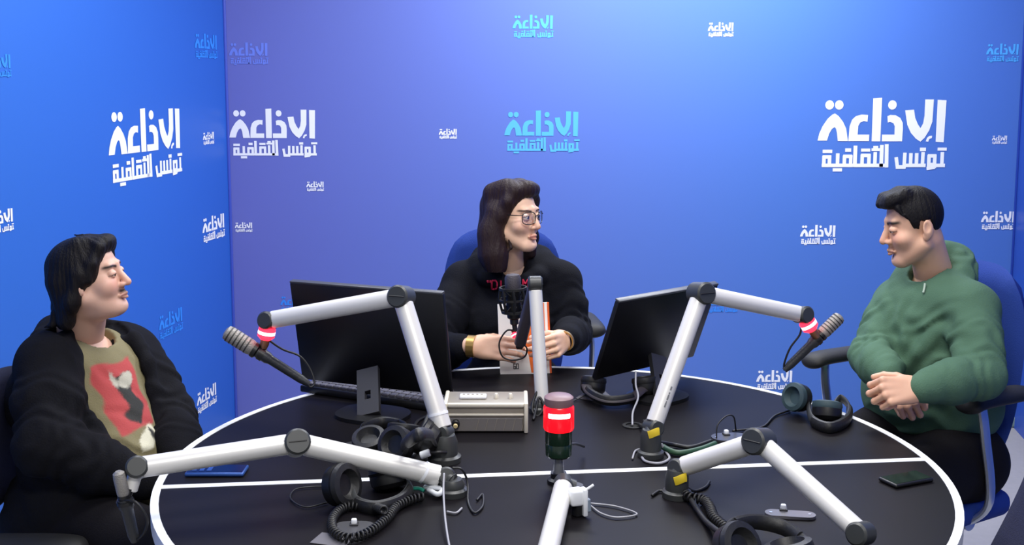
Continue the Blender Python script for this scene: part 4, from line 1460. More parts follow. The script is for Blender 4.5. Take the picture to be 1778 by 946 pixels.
# ================================================================== woman with the book
pW = thing('person', 'woman in glasses and a black hoodie holding up a white and orange book', 'person', (-0.01, 3.58, 0))
fW, lW = a3(0.03, -1, 0), a3(1, 0.03, 0)
cW = P(892, 376, 3.45)
nkW = P(890, 470, 3.515)
Wd = dict(pel=a3(0.0, 3.58, 0.56), chest=P(888, 545, 3.54), neck=nkW, sr=P(806, 492, 3.54), er=P(742, 618, 3.31), wr=P(806, 602, 3.14),
          sl=P(972, 490, 3.52), el=P(994, 578, 3.44), wl=P(984, 590, 3.245))
Wd['all'] = [v for k, v in Wd.items()]
hdW, MW = add_head(OPT_W, cW, (0.80, -0.60), -0.02, 0.03, 0.87, nkW, HAIRLINE_W, extra_W, 0.008, 0.19, m_hairW, pW, (0.1, -1, -0.1))
hands = [hand_mesh([(0.25, 0.45, 0.3), (0.28, 0.45, 0.3), (0.32, 0.48, 0.3), (0.40, 0.5, 0.3)], (0.55, 0.75, 0.2), P(824, 601, 3.13), (1, 0.12, -0.10), (0.06, -0.92, 0.40), size=0.93, spread=0.03, arm=0.015),
         hand_mesh([(0.75, 0.75, 0.3), (0.78, 0.75, 0.3), (0.82, 0.78, 0.3), (0.90, 0.8, 0.3)], (0.5, 0.75, 0.3), P(982, 590, 3.235), (-0.42, -0.88, -0.02), (0.80, -0.55, 0.25), left=True, size=0.92, spread=0.03)]
skin_body(pW, OPT_W, hdW, hands, Wd)
legs(pW, [a3(-0.09, 3.56, 0.54), a3(0.09, 3.56, 0.54)], [a3(-0.13, 3.12, 0.57), a3(0.14, 3.12, 0.57)], [a3(-0.13, 3.16, 0.08), a3(0.14, 3.16, 0.08)], 0.078)
f = Field(np.min(Wd['all'], 0) - (0.17, 0.17, 0.14), np.max(Wd['all'], 0) + 0.17, 0.0055)
pel, ch = Wd['pel'], Wd['chest']
f.cap(pel - lW * 0.08, pel + lW * 0.08, 0.125, k=0.04)
f.cap(pel + a3(0, -0.02, 0.05), ch, 0.125, 0.115, 0.06)
f.cap(ch - lW * 0.075, ch + lW * 0.075, 0.110, k=0.06)
for s in (-1, 1):
    f.ell(ch + lW * s * 0.07 + fW * 0.075 + a3(0, 0, -0.015), (0.062, 0.055, 0.062), 0.05)
f.cap(Wd['sr'], Wd['sl'], 0.062, k=0.05)
f.cap(Wd['sr'], nkW + a3(-0.03, 0.02, 0.03), 0.055, 0.045, 0.05)
f.cap(Wd['sl'], nkW + a3(0.03, 0.02, 0.03), 0.055, 0.045, 0.05)
for s_, e_, w_ in (('sr', 'er', 'wr'), ('sl', 'el', 'wl')):
    f.chain([Wd[s_], (Wd[s_] + Wd[e_]) / 2, Wd[e_]], (0.066, 0.066, 0.058), 0.018)
    d = Wd[w_] - Wd[e_]
    f.chain([Wd[e_], Wd[e_] + d * 0.5, Wd[e_] + d * 0.93], (0.058, 0.054, 0.040), 0.02)
    f.fold(Wd[e_] + d * 0.2, d + a3(0, 0, 0.1), 0.040, 0.006, 0.10)
    f.fold((Wd[s_] * 0.4 + Wd[e_] * 0.6), Wd[e_] - Wd[s_], 0.045, 0.006, 0.11, 1.0)
f.fold(pel + fW * 0.12 + a3(0, 0, 0.18), a3(0.2, 0, 1), 0.055, 0.006, 0.15)
hp, hr = [], []
for a in np.linspace(-pi * 0.86, pi * 0.86, 13):
    c_, s_ = cos(a), sin(a)
    rad = 0.088 + 0.015 * max(0, c_)
    hp.append(nkW - fW * (rad * c_) + lW * (rad * 1.15 * s_) + a3(0, 0, 0.030 * c_ + 0.010))
    hr.append(0.026 + 0.020 * max(0.0, c_ + 0.3) / 1.3)
f.chain(hp, hr, 0.02)
f.cap(nkW + fW * 0.060 + a3(0, 0, 0.11), nkW + fW * 0.050 + a3(0, 0, 0.030), 0.050, 0.040, 0.010, 's')
f.cap(nkW + a3(0, 0, 0.14), nkW + a3(0, 0, 0.035), 0.056, 0.048, 0.010, 's')
f.wob(0.0016, 38, 2.0)
fieldW = f
V, F = f.mesh()
hoodW = mesh_obj('hoodie', V, F, m_hoodW, pW, sharp=0)


def front_of(fld, p, d):
    """first point of the cloth when coming from p along d"""
    for i in range(400):
        q = p + d * (0.0015 * i)
        ix = np.round((q - fld.lo) / fld.h).astype(int)
        if (ix >= 0).all() and (ix < fld.n).all() and fld.D[tuple(ix)] < 0.002:
            return q - d * 0.004
    return None


dsp = []
for px, py in ((1606, 492), (1605, 500), (1603, 508)):
    dr_ = ray(px, py)
    q = front_of(fieldG, P(px, py, 2.70), dr_ / np.linalg.norm(dr_))
    if q is not None:
        dsp.append(q)
if len(dsp) > 1:
    part('drawstring', tube(smooth_path(dsp), 0.0028, 8), m_str, hoodG)

m_redprint = mat('red_print', (196, 24, 66), 0.7)
# red block letters across the chest, broken where the microphone hangs in front
LET = {'q': [(0, 1, 0.18, 1), (0.08, 1, 0.08, 0.78), (0.3, 1, 0.48, 1), (0.38, 1, 0.38, 0.78)],
       'D': [(0, 0, 0, 1), (0, 1, 0.4, 1), (0.4, 1, 0.55, 0.75), (0.55, 0.75, 0.55, 0.25), (0.55, 0.25, 0.4, 0), (0.4, 0, 0, 0)],
       'I': [(0.1, 0, 0.1, 1)],
       'M': [(0, 0, 0, 1), (0, 1, 0.3, 0.4), (0.3, 0.4, 0.6, 1), (0.6, 1, 0.6, 0)]}
tri = []
for ch_, px, py, hpx in (('q', 846, 500, 12), ('D', 854, 502, 15), ('I', 868, 502, 15), ('M', 908, 498, 13), ('I', 926, 494, 11)):
    for x0, y0, x1, y1 in LET[ch_]:
        pts = []
        for t in np.linspace(0, 1, 4):
            x, y = x0 + (x1 - x0) * t, y0 + (y1 - y0) * t
            p = P(px + x * hpx * 1.1, py - y * hpx, 3.25)
            dr_ = ray(px + x * hpx * 1.1, py - y * hpx)
            q = front_of(fieldW, p, dr_ / np.linalg.norm(dr_))
            if q is not None:
                pts.append(q)
        if len(pts) > 1:
            tri.append(tube(pts, 0.0026, 6))
part('chest_lettering', tri, m_redprint, hoodW)

# glasses
m_frame = mat('black_glasses_frame', (16, 12, 14), 0.3)
m_lens = mat('clear_lens', (255, 255, 255), 0.02)
_nt = m_lens.node_tree
_tr, _gl, _mx = _nt.nodes.new('ShaderNodeBsdfTransparent'), _nt.nodes.new('ShaderNodeBsdfGlossy'), _nt.nodes.new('ShaderNodeMixShader')
_gl.inputs['Roughness'].default_value = 0.02
_mx.inputs[0].default_value = 0.14
_nt.links.new(_tr.outputs[0], _mx.inputs[1])
_nt.links.new(_gl.outputs[0], _mx.inputs[2])
_nt.links.new(_mx.outputs[0], _nt.nodes['Material Output'].inputs[0])
gl_ = []
lens = []
for s in (-1, 1):
    rim = []
    for a in np.linspace(0, 2 * pi, 29):
        e = 0.55
        x = s * 0.0335 + 0.0255 * np.sign(cos(a)) * abs(cos(a)) ** e
        z = 0.001 + 0.0215 * np.sign(sin(a)) * abs(sin(a)) ** e * (1 - 0.10 * abs(cos(a)))
        rim.append(a3(x, -0.1010 + 0.35 * (x * x) / 0.06, z))
    gl_.append(tube(rim, 0.0015, 8))
    ctr = a3(s * 0.0335, -0.0985, 0.001)
    n = len(rim) - 1
    lv = [ctr - a3(0, 0.0004, 0)] + [r for r in rim[:-1]] + [ctr + a3(0, 0.0006, 0)] + [r + a3(0, 0.0008, 0) for r in rim[:-1]]
    lf = [(0, 1 + i, 1 + (i + 1) % n) for i in range(n)] + [(n + 1, n + 2 + (i + 1) % n, n + 2 + i) for i in range(n)] + [(1 + i, n + 2 + i, n + 2 + (i + 1) % n, 1 + (i + 1) % n) for i in range(n)]
    lens.append((lv, lf))
    gl_.append(tube(smooth_path([a3(s * 0.058, -0.085, 0.012), a3(s * 0.074, -0.060, 0.012), a3(s * 0.080, 0.0, 0.012), a3(s * 0.078, 0.02, 0.0)]), 0.0017, 8))
gl_.append(tube(smooth_path([a3(-0.009, -0.1005, 0.006), a3(0, -0.1035, 0.009), a3(0.009, -0.1005, 0.006)]), 0.0018, 8))
gob = part('glasses', [xf(g, MW, cW) for g in gl_], m_frame, pW)
for g in lens:
    part('lens', [xf(g, MW, cW)], m_lens, gob, sharp=0)
part('earring', [xf(lathe([(0.0, -0.005), (0.005, 0), (0.0, 0.005)], 12, None, (-0.081, 0.006, -0.040)), MW, cW)], mat('dark_earring', (30, 24, 28), 0.3), pW)
m_gold = mat('gold_bracelet', (196, 160, 96), 0.3, metal=0.8)
bd = P(838, 602, 3.13) - P(812, 600, 3.14)
part('bracelet', [ring(0.0265, 0.0325, -0.011, 0.011, 30) for _ in (0,)] and [xf(ring(0.0260, 0.0315, -0.011, 0.011, 30), frame(bd), P(819, 601, 3.131))], m_gold, pW)
bd = a3(-0.42, -0.88, -0.02)
part('bracelet', [xf(ring(0.0255, 0.0300, -0.004, 0.004, 30), frame(bd), P(980, 592, 3.225))], m_gold, pW)

# ================================================================== man in the black jacket
pL = thing('person', 'man in an open black jacket and olive printed T-shirt sitting at the left', 'person', (-1.10, 2.74, 0))
fL, lL = a3(0.83, -0.55, 0), a3(0.55, 0.83, 0)
cL = P(157, 482, 2.72)
nkL = P(140, 588, 2.80)
L_ = dict(pel=a3(-1.045, 2.72, 0.54), chest=P(150, 680, 2.80), neck=nkL, sr=P(88, 632, 2.66), er=P(80, 772, 2.50), wr=P(258, 838, 2.56),
          sl=P(226, 618, 2.94), el=P(290, 722, 2.84), wl=P(325, 822, 2.62))
L_['all'] = [v for k, v in L_.items()]
hdL, ML = add_head(OPT_L, cL, (1.0, 0.0), -0.17, 0.0, 0.83, nkL, HAIRLINE_L, extra_L, 0.008, 0.17, m_hairL, pL, (0, -1, -0.3))
hands = [hand_mesh([(0.3, 0.5, 0.3)] * 4, (0.5, 0.3, 0.2), P(262, 842, 2.565), (0.9, 0.2, -0.3), (0.3, -0.3, 0.9), size=0.95),
         hand_mesh([(0.3, 0.5, 0.3)] * 4, (0.5, 0.3, 0.2), P(327, 828, 2.60), (0.3, -0.8, -0.5), (0.4, -0.2, 0.9), left=True, size=0.95)]
skin_body(pL, OPT_L, hdL, hands, L_)
legs(pL, [L_['pel'] - lL * 0.10, L_['pel'] + lL * 0.10], [a3(-0.72, 2.36, 0.56), a3(-0.62, 2.62, 0.56)], [a3(-0.66, 2.34, 0.08), a3(-0.57, 2.60, 0.08)], 0.090)
pel, ch = L_['pel'], L_['chest']


def torso_L(f, g):
    f.cap(pel - lL * 0.07, pel + lL * 0.07, 0.135 + g, k=0.05)
    f.cap(pel + fL * 0.055 + a3(0, 0, 0.10), ch + fL * 0.02, 0.145 + g, 0.130 + g, 0.07)
    f.cap(ch - lL * 0.07, ch + lL * 0.07, 0.118 + g, k=0.06)
    f.cap(L_['sr'] * 0.8 + L_['sl'] * 0.2, L_['sl'] * 0.8 + L_['sr'] * 0.2, 0.060 + g, k=0.06)
    f.cap(ch + a3(0, 0, 0.06), nkL - a3(0, 0, 0.03), 0.085 + g * 0.6, 0.066 + g * 0.5, 0.05)


lo, hi = np.min(L_['all'], 0) - (0.21, 0.21, 0.16), np.max(L_['all'], 0) + 0.20
f = Field(lo, hi, 0.006)
torso_L(f, 0.0)
f.fold(pel + fL * 0.17 + a3(0, 0, 0.16), a3(0.2, 0.1, 1), 0.06, 0.005, 0.15)
f.fold(ch + fL * 0.10, lL + a3(0, 0, 0.6), 0.06, 0.003, 0.14)
f.cap(nkL + fL * 0.035 + a3(0, 0, 0.08), nkL + fL * 0.030 - a3(0, 0, 0.022), 0.070, 0.062, 0.008, 's')
f.cap(nkL + a3(0, 0, 0.12), nkL + a3(0, 0, 0.02), 0.075, 0.066, 0.008, 's')
V, F = f.mesh()
fieldT = f
# the red, black and cream print lies in the cloth of the shirt
rel = V - ch
pu, pv, pw = rel @ lL, rel[:, 2], rel @ fL
tint = np.tile(np.array(lin((122, 114, 82))), (len(V), 1))


def ink(rgb, a):
    global tint
    a = np.clip(a, 0, 1)[:, None]
    tint = tint * (1 - a) + np.array(lin(rgb)) * a


fr = (pw > 0.03)
nz = 0.010 * np.sin(60 * pu + 2 * np.sin(50 * pv)) + 0.008 * np.sin(90 * pv + 3)
u0, v0_ = -0.012, 0.055
pv = pv - v0_
ink((172, 66, 66), fr * sm(0.062 - np.abs(pu - u0) + 0.35 * nz, 0, 0.006) * sm(0.080 - np.abs(pv + 0.035) + 0.35 * nz, 0, 0.006))
ink((40, 40, 38), fr * sm(0.024 - np.abs(pu - u0 - 0.010) + 1.0 * nz, 0, 0.006) * sm(0.066 - np.abs(pv + 0.055) + nz, 0, 0.006))
ink((176, 172, 156), fr * sm(0.014 - np.hypot(pu - u0 - 0.022, (pv + 0.004) * 0.9) + nz, 0, 0.006))
ink((176, 172, 156), fr * sm(0.009 - np.hypot(pu - u0 + 0.012, (pv - 0.012) * 0.4) + 0.5 * nz, 0, 0.004))
ink((206, 202, 178), fr * sm(0.034 - np.abs(pu - u0 - 0.008) + 1.4 * nz, 0, 0.006) * sm(0.022 - np.abs(pv + 0.128 - 0.3 * (pu - u0)) + 0.8 * nz, 0, 0.006))
ink((40, 40, 38), fr * sm(0.006 - np.abs(pu - u0 - 0.030 + 0.4 * (pv + 0.128)) + 0.4 * nz, 0, 0.004) * sm(0.020 - np.abs(pv + 0.125) + nz, 0, 0.004))
mesh_obj('tshirt', V, F, m_tee, pL, tint=tint, sharp=0)

f = Field(lo, hi, 0.006)
torso_L(f, 0.016)
f.cap(pel - lL * 0.09 - a3(0, 0, 0.02), pel + lL * 0.09 - a3(0, 0, 0.02), 0.138, 0.135, 0.05)
f.cap(pel - lL * 0.10 + fL * 0.05 - a3(0, 0, 0.08), pel - lL * 0.11 + fL * 0.02 + a3(0, 0, 0.15), 0.10, 0.095, 0.06)
f.cap(L_['sr'], L_['sl'], 0.064, k=0.05)
f.cap(L_['sr'], nkL - a3(0, 0, 0.02), 0.066, 0.062, 0.05)
f.cap(L_['sl'], nkL - a3(0, 0, 0.02), 0.066, 0.062, 0.05)


# the open front: everything between the lapels is cut away, wider towards the hem
def opening(X, Y, Z):
    x, y, z = X - ch[0], Y - ch[1], Z - ch[2]
    u = x * lL[0] + y * lL[1]
    w = x * fL[0] + y * fL[1]
    half = 0.092 - 0.026 * np.clip((0.13 - z) / 0.33, 0, 1.0)
    return np.maximum(np.abs(u + 0.015) - half - 0.020, 0.0 - w).astype(np.float32)


f.put(opening, lo, hi, 0.006, 's')
# collar and lapels along the opening
for s in (-1, 1):
    pts, rs = [], []
    for z in (0.20, 0.17, 0.13, 0.07, 0.0, -0.08, -0.16, -0.23):
        half = 0.092 - 0.026 * min(max((0.13 - z) / 0.33, 0), 1.0)
        u = -0.015 + s * (half + 0.024) if z < 0.16 else s * (0.088 if z < 0.19 else 0.090)
        p = ch + lL * u + a3(0, 0, z) + fL * 0.35
        q = None
        for i in range(300):
            c_ = p - fL * 0.002 * i
            ix = np.round((c_ - f.lo) / f.h).astype(int)
            if (ix >= 0).all() and (ix < f.n).all() and fieldT.D[tuple(ix)] < 0.012:
                q = c_
                break
        if q is not None:
            pts.append(q)
            rs.append(0.020 if z > -0.05 else 0.014)
    f.chain(pts, rs, 0.012, flat=(fL, 0.65))
cp = []
for a in np.linspace(-2.2, 2.2, 11):
    cp.append(nkL - fL * (0.085 * cos(a)) + lL * (0.092 * sin(a)) + a3(0, 0, 0.02 * cos(a) - 0.012))
f.chain(cp, [0.022 + 0.008 * max(0, cos(a)) for a in np.linspace(-2.2, 2.2, 11)], 0.02)
f.cap(nkL + fL * 0.03 + a3(0, 0, 0.12), nkL + fL * 0.02 - a3(0, 0, 0.02), 0.072, 0.064, 0.008, 's')
f.cap(nkL - fL * 0.11 + a3(0, 0, 0.0), nkL - fL * 0.14 - a3(0, 0, 0.10), 0.045, 0.03, 0.04)
for s_, e_, w_ in (('sr', 'er', 'wr'), ('sl', 'el', 'wl')):
    f.chain([L_[s_], (L_[s_] + L_[e_]) / 2, L_[e_]], (0.076, 0.078, 0.068), 0.018)
    d = L_[w_] - L_[e_]
    f.chain([L_[e_], L_[e_] + d * 0.5, L_[e_] + d * 0.95], (0.070, 0.062, 0.044), 0.02)
    f.fold(L_[e_] + d * 0.25, d, 0.045, 0.007, 0.12)
    f.fold((L_[s_] * 0.35 + L_[e_] * 0.65), L_[e_] - L_[s_], 0.05, 0.007, 0.13, 1.0)
f.fold(pel - lL * 0.12 + a3(0, 0, 0.15), a3(0.3, 0.2, 1), 0.07, 0.007, 0.2)
f.wob(0.002, 34, 1.0)
V, F = f.mesh()
mesh_obj('jacket', V, F, m_jack, pL, sharp=0)

# ------------------------------------------------------------------ the book in the woman's hands
m_paper = mat('white_cover', (238, 236, 232), 0.5)
m_orange = mat('orange_cover', (238, 112, 34), 0.5)
m_orange2 = mat('deep_orange_spine', (222, 92, 24), 0.5)
b0, b1, b3 = P(869, 652, 3.195), P(956, 648, 3.205), P(862, 528, 3.235)
bx = (b1 - b0) / np.linalg.norm(b1 - b0)
bz = (b3 - b0) - bx * bx.dot(b3 - b0)
bh = np.linalg.norm(bz)
bz /= bh
bw = np.linalg.norm(b1 - b0)
by = np.cross(bz, bx)                                   # away from the camera
if by[1] < 0:
    by = -by
MB = np.stack([bx, by, bz], 1)
bk = thing('book', 'white and orange paperback held upright by the woman', 'book', b0 + bx * bw / 2)
part('pages', rbox((bw - 0.006, 0.012, bh - 0.006), 0.001, 1, MB, b0 + bx * bw / 2 + bz * bh / 2 + by * 0.009), m_paper, bk)
part('front_cover', rbox((bw, 0.0018, bh), 0.0005, 1, MB, b0 + bx * bw / 2 + bz * bh / 2 + by * 0.002), m_paper, bk)
part('back_cover', rbox((bw, 0.0018, bh), 0.0005, 1, MB, b0 + bx * bw / 2 + bz * bh / 2 + by * 0.016), m_paper, bk)
op = [(0.62, 0.02), (0.93, 0.02), (0.93, 0.995), (0.80, 0.995), (0.76, 0.86), (0.62, 0.70), (0.54, 0.52), (0.52, 0.40), (0.58, 0.26)]
Mo = np.stack([bx, bz, -by], 1)
o = part('cover_panel', prism([(x * bw, y * bh) for x, y in op], 0, 0.0006, Mo, b0 + by * 0.0010), m_orange, bk)
o['label'] = 'orange cover panel'
o = part('spine', rbox((0.006, 0.019, bh), 0.001, 1, MB, b0 + bx * (bw + 0.001) + bz * bh / 2 + by * 0.009), m_orange2, bk)
o['label'] = 'orange spine'
m_ink = mat('black_ink', (30, 28, 30), 0.6)
ms = []
for x0, y0, x1, y1 in [(0, 0, 0, 1), (0, 1, .5, 1), (0, .5, .5, .5), (0, 0, .5, 0), (.5, .5, .5, 0), (.75, 0, .75, 1), (.75, 0, 1.25, 0), (1.25, 0, 1.25, 1), (.75, 1, 1.25, 1)]:
    p, q = np.array([x0, y0]) * 0.011, np.array([x1, y1]) * 0.014
    p[1] = y0 * 0.014
    q[0] = x1 * 0.011
    d = q - p
    L = np.linalg.norm(d)
    cc = (p + q) / 2 + np.array([0.27 * bw, 0.085 * bh])
    ms.append(rbox((L + 0.0022, 0.0008, 0.0022), 0, 1, MB @ np.array(Matrix.Rotation(-math.atan2(d[1], d[0]), 3, 'Y')), b0 + bx * cc[0] + bz * cc[1] + by * 0.0008))
part('publisher_mark', ms, m_ink, bk)

# ------------------------------------------------------------------ cords and cables
m_cord = mat('black_cable', (20, 20, 22), 0.5)
m_cord2 = mat('grey_cable', (150, 150, 156), 0.45)
m_white = mat('white_cable', (225, 228, 232), 0.45)
m_yel = mat('yellow_tape', (214, 186, 40), 0.5)
m_green = mat('green_cable', (40, 74, 52), 0.5)


def cable(name, label, pts, r, m, cat='cable', group=None):
    return tag(part(name, tube(smooth_path(pts, 10), r, 8), m, sharp=0), label, cat, group)


def coil(name, label, pts, R_, r, turns, m):
    path = smooth_path(pts, 14)
    pa = np.array(path)
    s = np.r_[0, np.cumsum(np.linalg.norm(np.diff(pa, axis=0), axis=1))]
    N = turns * 9
    out = []
    for i in range(N + 1):
        u = s[-1] * i / N
        p = np.array([np.interp(u, s, pa[:, k]) for k in range(3)])
        q = np.array([np.interp(min(u + .004, s[-1]), s, pa[:, k]) for k in range(3)]) - np.array([np.interp(max(u - .004, 0), s, pa[:, k]) for k in range(3)])
        q /= np.linalg.norm(q) + 1e-9
        sd_ = np.cross(q, (0, 0, 1))
        sd_ /= np.linalg.norm(sd_) + 1e-9
        a = 2 * pi * turns * i / N
        out.append(p + sd_ * R_ * cos(a) + np.cross(sd_, q) * R_ * sin(a))
    return tag(part(name, tube(out, r, 6), m, sharp=0), label, 'cord')


Z = lambda px, py, h=0.004: PZ(px, py, 0.75 + h)
coil('coiled_cord', 'black coiled headphone cord looping on the front left of the table',
     [Z(735, 862, .012), Z(712, 868, .012), Z(688, 880, .012), Z(672, 900, .012), Z(640, 924, .012), Z(605, 934, .012), Z(580, 922, .012), Z(578, 900, .012), Z(600, 880, .012), Z(645, 880, .012), Z(668, 886, .03)], 0.0075, 0.0026, 62, m_cord)
coil('coiled_cord', 'black coiled cord running from the right arm base to the front headphones',
     [Z(1182, 848, .012), Z(1196, 862, .013), Z(1222, 868, .012), Z(1232, 880, .012), Z(1240, 898, .012), Z(1262, 918, .012)], 0.0085, 0.0028, 26, m_cord)
cable('cable', 'thick black cable from the right arm base to the front headphones', [Z(1190, 852, .01), Z(1208, 880, .01), Z(1226, 905, .01), Z(1250, 925, .03)], 0.0055, m_cord)
cable('cable', 'pale thin cable hanging from the low arm over the front of the table', [P(771, 822, 2.21), P(770, 850, 2.17), P(772, 890, 2.08), P(777, 930, 2.0), P(784, 965, 1.93)], 0.0022, m_cord2)
cable('cable', 'black cable curling into a small loop right of the low arm base', [P(785, 812, 2.24), P(802, 815, 2.24), P(812, 838, 2.24), Z(813, 872), Z(824, 890), Z(838, 878), Z(838, 858), Z(828, 868)], 0.0024, m_cord)
cable('cable', 'thin dark cable end curved in front of the low arm base', [Z(776, 888), Z(792, 890), Z(802, 882)], 0.0022, m_cord2)
cable('cable', 'thin loose wire loop on the table right of the signal lamp', [P(1018, 872, 2.17), Z(1030, 874), Z(1070, 879), Z(1106, 892), Z(1072, 898), Z(1044, 891), Z(1026, 878)], 0.0017, m_cord2)
cable('cable', 'thin wire loop beside the cups left of the low arm', [Z(572, 845), Z(540, 845), Z(512, 850), Z(505, 866), Z(530, 880), Z(570, 872)], 0.0016, m_cord)
cable('cable', 'black cable hanging in a loop below the microphone in front of the woman', [P(896, 575, 3.055), P(880, 574, 3.05), P(867, 595, 3.05), P(872, 618, 3.05), P(890, 625, 3.05), P(910, 620, 3.05), P(915, 606, 3.045), P(908, 596, 3.045)], 0.0024, m_cord)
cable('cable', 'black cable drooping from the left glowing light to the microphone tail', [P(463, 588, 2.66), P(490, 606, 2.67), P(520, 618, 2.68), P(538, 640, 2.68), P(546, 664, 2.67), P(540, 672, 2.66), P(534, 667, 2.66)], 0.0026, m_cord)
cable('cable', 'black cable running from the right glowing light down to the microphone tail', [P(1392, 566, 2.72), P(1388, 582, 2.72), P(1372, 604, 2.72), P(1362, 630, 2.72), P(1362, 643, 2.72)], 0.0026, m_cord)
cable('cable', 'black cable looping beside the hanging microphone at the left table edge', [P(212, 868, 2.07), P(236, 872, 2.06), P(255, 900, 2.06), P(250, 925, 2.07), P(236, 938, 2.09)], 0.0028, m_cord)
cable('cable', 'thick dark green cable bundle curving right from the tall right arm base', [Z(1140, 760, .012), Z(1152, 776, .010), Z(1178, 786, .008), Z(1215, 780, .008), Z(1242, 770, .008)], 0.007, m_green)
cable('cable', 'black cable running beside the green bundle at the right arm base', [Z(1144, 768, .02), Z(1170, 772, .008), Z(1200, 776, .006), Z(1236, 765, .006)], 0.005, m_cord)
cable('cable', 'grey cable wound round the base of the tall right arm', [Z(1112, 786), Z(1120, 800), Z(1145, 804), Z(1162, 796), Z(1156, 784), Z(1148, 770, .02)], 0.003, m_cord2)
cable('cable', 'short grey cable end left of the tall right arm base', [Z(1098, 796), Z(1104, 782), Z(1122, 778)], 0.0022, m_cord2)
cable('cable', 'grey cable rising from the grommet to the tilted monitor', [Z(1098, 738), P(1099, 715, 2.74), P(1108, 690, 2.80), P(1104, 668, 2.86), P(1104, 645, 2.90)], 0.0026, m_cord2)
cable('cable', 'black cable from the grommet to the tall right arm', [Z(1108, 736), P(1122, 742, 2.62), P(1118, 730, 2.58), P(1128, 748, 2.52)], 0.0028, m_cord)
cable('cable', 'thin cable arching above the dark oval plate', [Z(1244, 762), P(1246, 738, 2.60), P(1262, 722, 2.62), P(1274, 724, 2.63), Z(1278, 748)], 0.0018, m_cord)
cable('cable', 'black cable trailing from the oval plate towards the headphones', [Z(1272, 748), Z(1300, 745), Z(1326, 740), Z(1345, 722), Z(1372, 712)], 0.0028, m_cord)
cable('cable', 'short dark plug lead sticking out right of the signal lamp', [P(988, 771, 2.33), P(1002, 771, 2.36), Z(1014, 775, .02)], 0.003, m_blk2)
cable('cable', 'black cable hanging down the leaning headphones by the arm post', [P(748, 712, 2.66), P(738, 735, 2.62), P(728, 760, 2.55), Z(716, 792, .006), Z(700, 800, .006)], 0.006, m_cord)
cable('cable', 'black cord from the keyboard past the audio unit', [Z(760, 712), Z(742, 722), Z(722, 735), Z(716, 770, .01), Z(706, 792)], 0.004, m_cord)
cable('cable', 'tangle of dark cable around the foot of the upright arm', [P(938, 672, 2.83), P(928, 690, 2.82), P(924, 712, 2.80), P(934, 722, 2.79), P(944, 706, 2.80), P(936, 690, 2.81), P(930, 715, 2.79), Z(926, 728)], 0.0035, m_cord)
cable('cable', 'thin cable from the paper under the tilted monitor to the upright arm', [Z(1025, 680, .02), Z(1000, 694), Z(975, 700), Z(955, 702)], 0.0016, m_cord)
cable('cable', 'short dark cable end at the base of the slanting right arm', [Z(1162, 858), Z(1146, 852), Z(1132, 860)], 0.003, m_cord)
cable('cable', 'dark curled lead right of the slanting arm base', [Z(1186, 842, .02), Z(1205, 852), Z(1224, 846), Z(1232, 836)], 0.0032, m_cord)
cable('cable', 'yellow tipped lead beside the front headphones', [Z(1328, 914), Z(1345, 912), Z(1368, 909)], 0.0030, m_yel)
cable('cable', 'white knotted lead on the white line at the low arm base', [Z(738, 846, .01), Z(752, 846, .016), Z(768, 850, .016), Z(760, 858, .012), Z(744, 850, .012)], 0.0055, m_white)
cable('cable', 'teal tipped plug lead on the white line', [Z(716, 848, .008), Z(728, 848, .010), Z(736, 852, .008)], 0.0042, mat('teal_plug', (30, 130, 110), 0.5))
c = Z(739, 788, .03)
tag(part('cable_connector', [rod(c - (0.012, 0, 0.004), c + (0.010, 0, 0.004), 0.0085, 16, 0.002)], m_white), 'white cable connector beside the post of the bending arm', 'connector')
cable('cable', 'dark lead running from the white connector to the arm post', [c + (0.010, 0, 0.003), c + (0.03, 0, 0.004), c + (0.045, 0.01, 0.0)], 0.004, m_cord)
# yellow tape bands round the two right hand arm feet
for px, py, Y, lb in ((1139, 747, 2.475, 'yellow tape wound round the foot of the tall right arm'), (1171, 826, 2.225, 'yellow tape wound round the foot of the slanting right arm')):
    q = P(px, py, Y)
    tag(part('tape_band', tube([np.array([(0.316, 0.339)[px > 1150] + 0.0262 * sin(a), (2.477, 2.227)[px > 1150] - 0.0262 * cos(a), q[2] + 0.004 * sin(3 * a)]) for a in np.linspace(-0.35, 0.65, 10)], 0.01, 10, flat=(0.0016, 0.009)), m_yel), lb, 'tape')
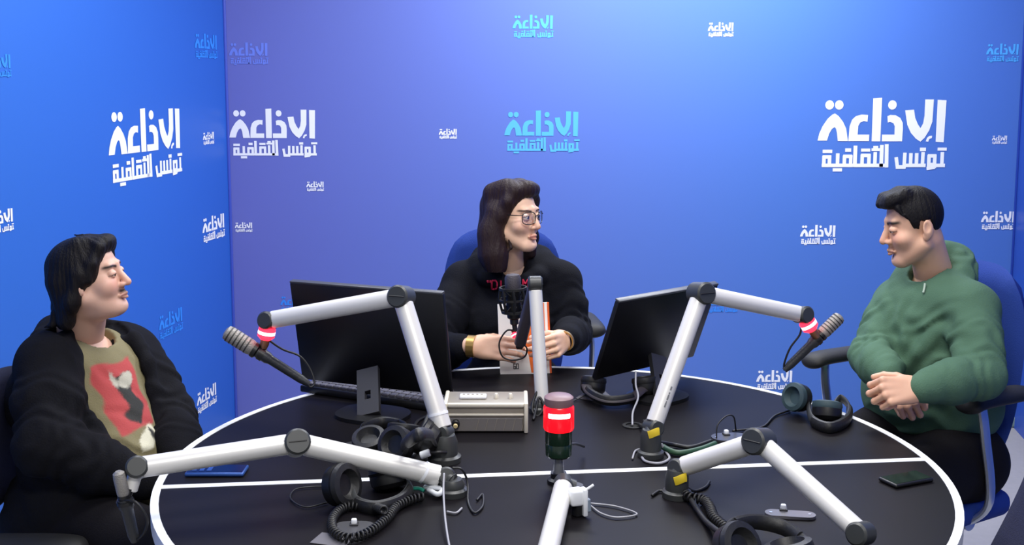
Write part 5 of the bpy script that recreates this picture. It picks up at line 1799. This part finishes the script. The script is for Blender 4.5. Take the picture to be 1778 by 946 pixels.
# worn grey maker's print on the tall right arm
t0, t1 = P(1134, 742, 2.49), P(1217, 509, 2.60)
dt = (t1 - t0) / np.linalg.norm(t1 - t0)
tm = bpy.data.objects['microphone_boom.001']
ltube = [o for o in tm.children if o.name.startswith('lower_tube')][0]
Mt = frame(dt, (1, 0, 0))
fw = -Mt[:, 1] if Mt[1, 1] > 0 else Mt[:, 1]
mk = []
for k_, (u_, l_, w_) in enumerate(((0.055, 0.010, 0.004), (0.062, 0.006, 0.003), (0.074, 0.012, 0.004), (0.084, 0.005, 0.003), (0.096, 0.009, 0.004))):
    cdir = fw * cos(0.35) + Mt[:, 0] * sin(0.35)
    mk.append(rbox((w_, 0.0006, l_), 0, 1, np.stack([np.cross(cdir, dt), cdir, dt], 1), t0 + dt * u_ + cdir * 0.0206))
part('worn_print', mk, mat('grey_print', (120, 120, 122), 0.5), ltube)

# white clamp with its lever beside the front arm
wc = PZ(1000, 862, 0.79)
wt = thing('table_clamp', 'white plastic clamp with a small lever beside the front arm joint', 'clamp', (wc[0], wc[1], 0.75))
part('bracket', [rbox((0.028, 0.026, 0.034), 0.006, 3, rotz(0.3), wc), rbox((0.010, 0.022, 0.055), 0.003, 2, rotz(0.3), wc + (0.016, 0, -0.010))], m_rim, wt)
part('lever', tube(smooth_path([wc + (0.010, -0.005, 0.012), wc + (0.022, -0.006, 0.018), wc + (0.034, -0.006, 0.026)]), 0.0028, 8), m_rim, wt)
part('screw_post', rod((wc[0] + 0.004, wc[1] + 0.004, 0.7505), (wc[0] + 0.004, wc[1] + 0.004, wc[2] - 0.012), 0.012, 18, 0.002), m_blk, wt)
part('hose_fitting', rod(wc + (0.022, 0, -0.004), wc + (0.024, -0.002, -0.030), 0.0065, 14, 0.002), mat('grey_blue_fitting', (130, 142, 156), 0.4), wt)
# a grey box on the floor in the right corner
q = PZ(1757, 732, 0.02)
fb = thing('floor_box', 'small grey green box on the floor in the right corner', 'box', (q[0], q[1], 0))
part('housing', rbox((0.10, 0.07, 0.055), 0.012, 3, rotz(-0.6), (q[0], q[1], 0.0278)), mat('grey_green_plastic', (104, 124, 128), 0.5), fb)
part('lid', rbox((0.09, 0.06, 0.006), 0.002, 2, rotz(-0.6), (q[0], q[1], 0.057)), mat('darker_grey_green', (84, 104, 110), 0.5), fb)
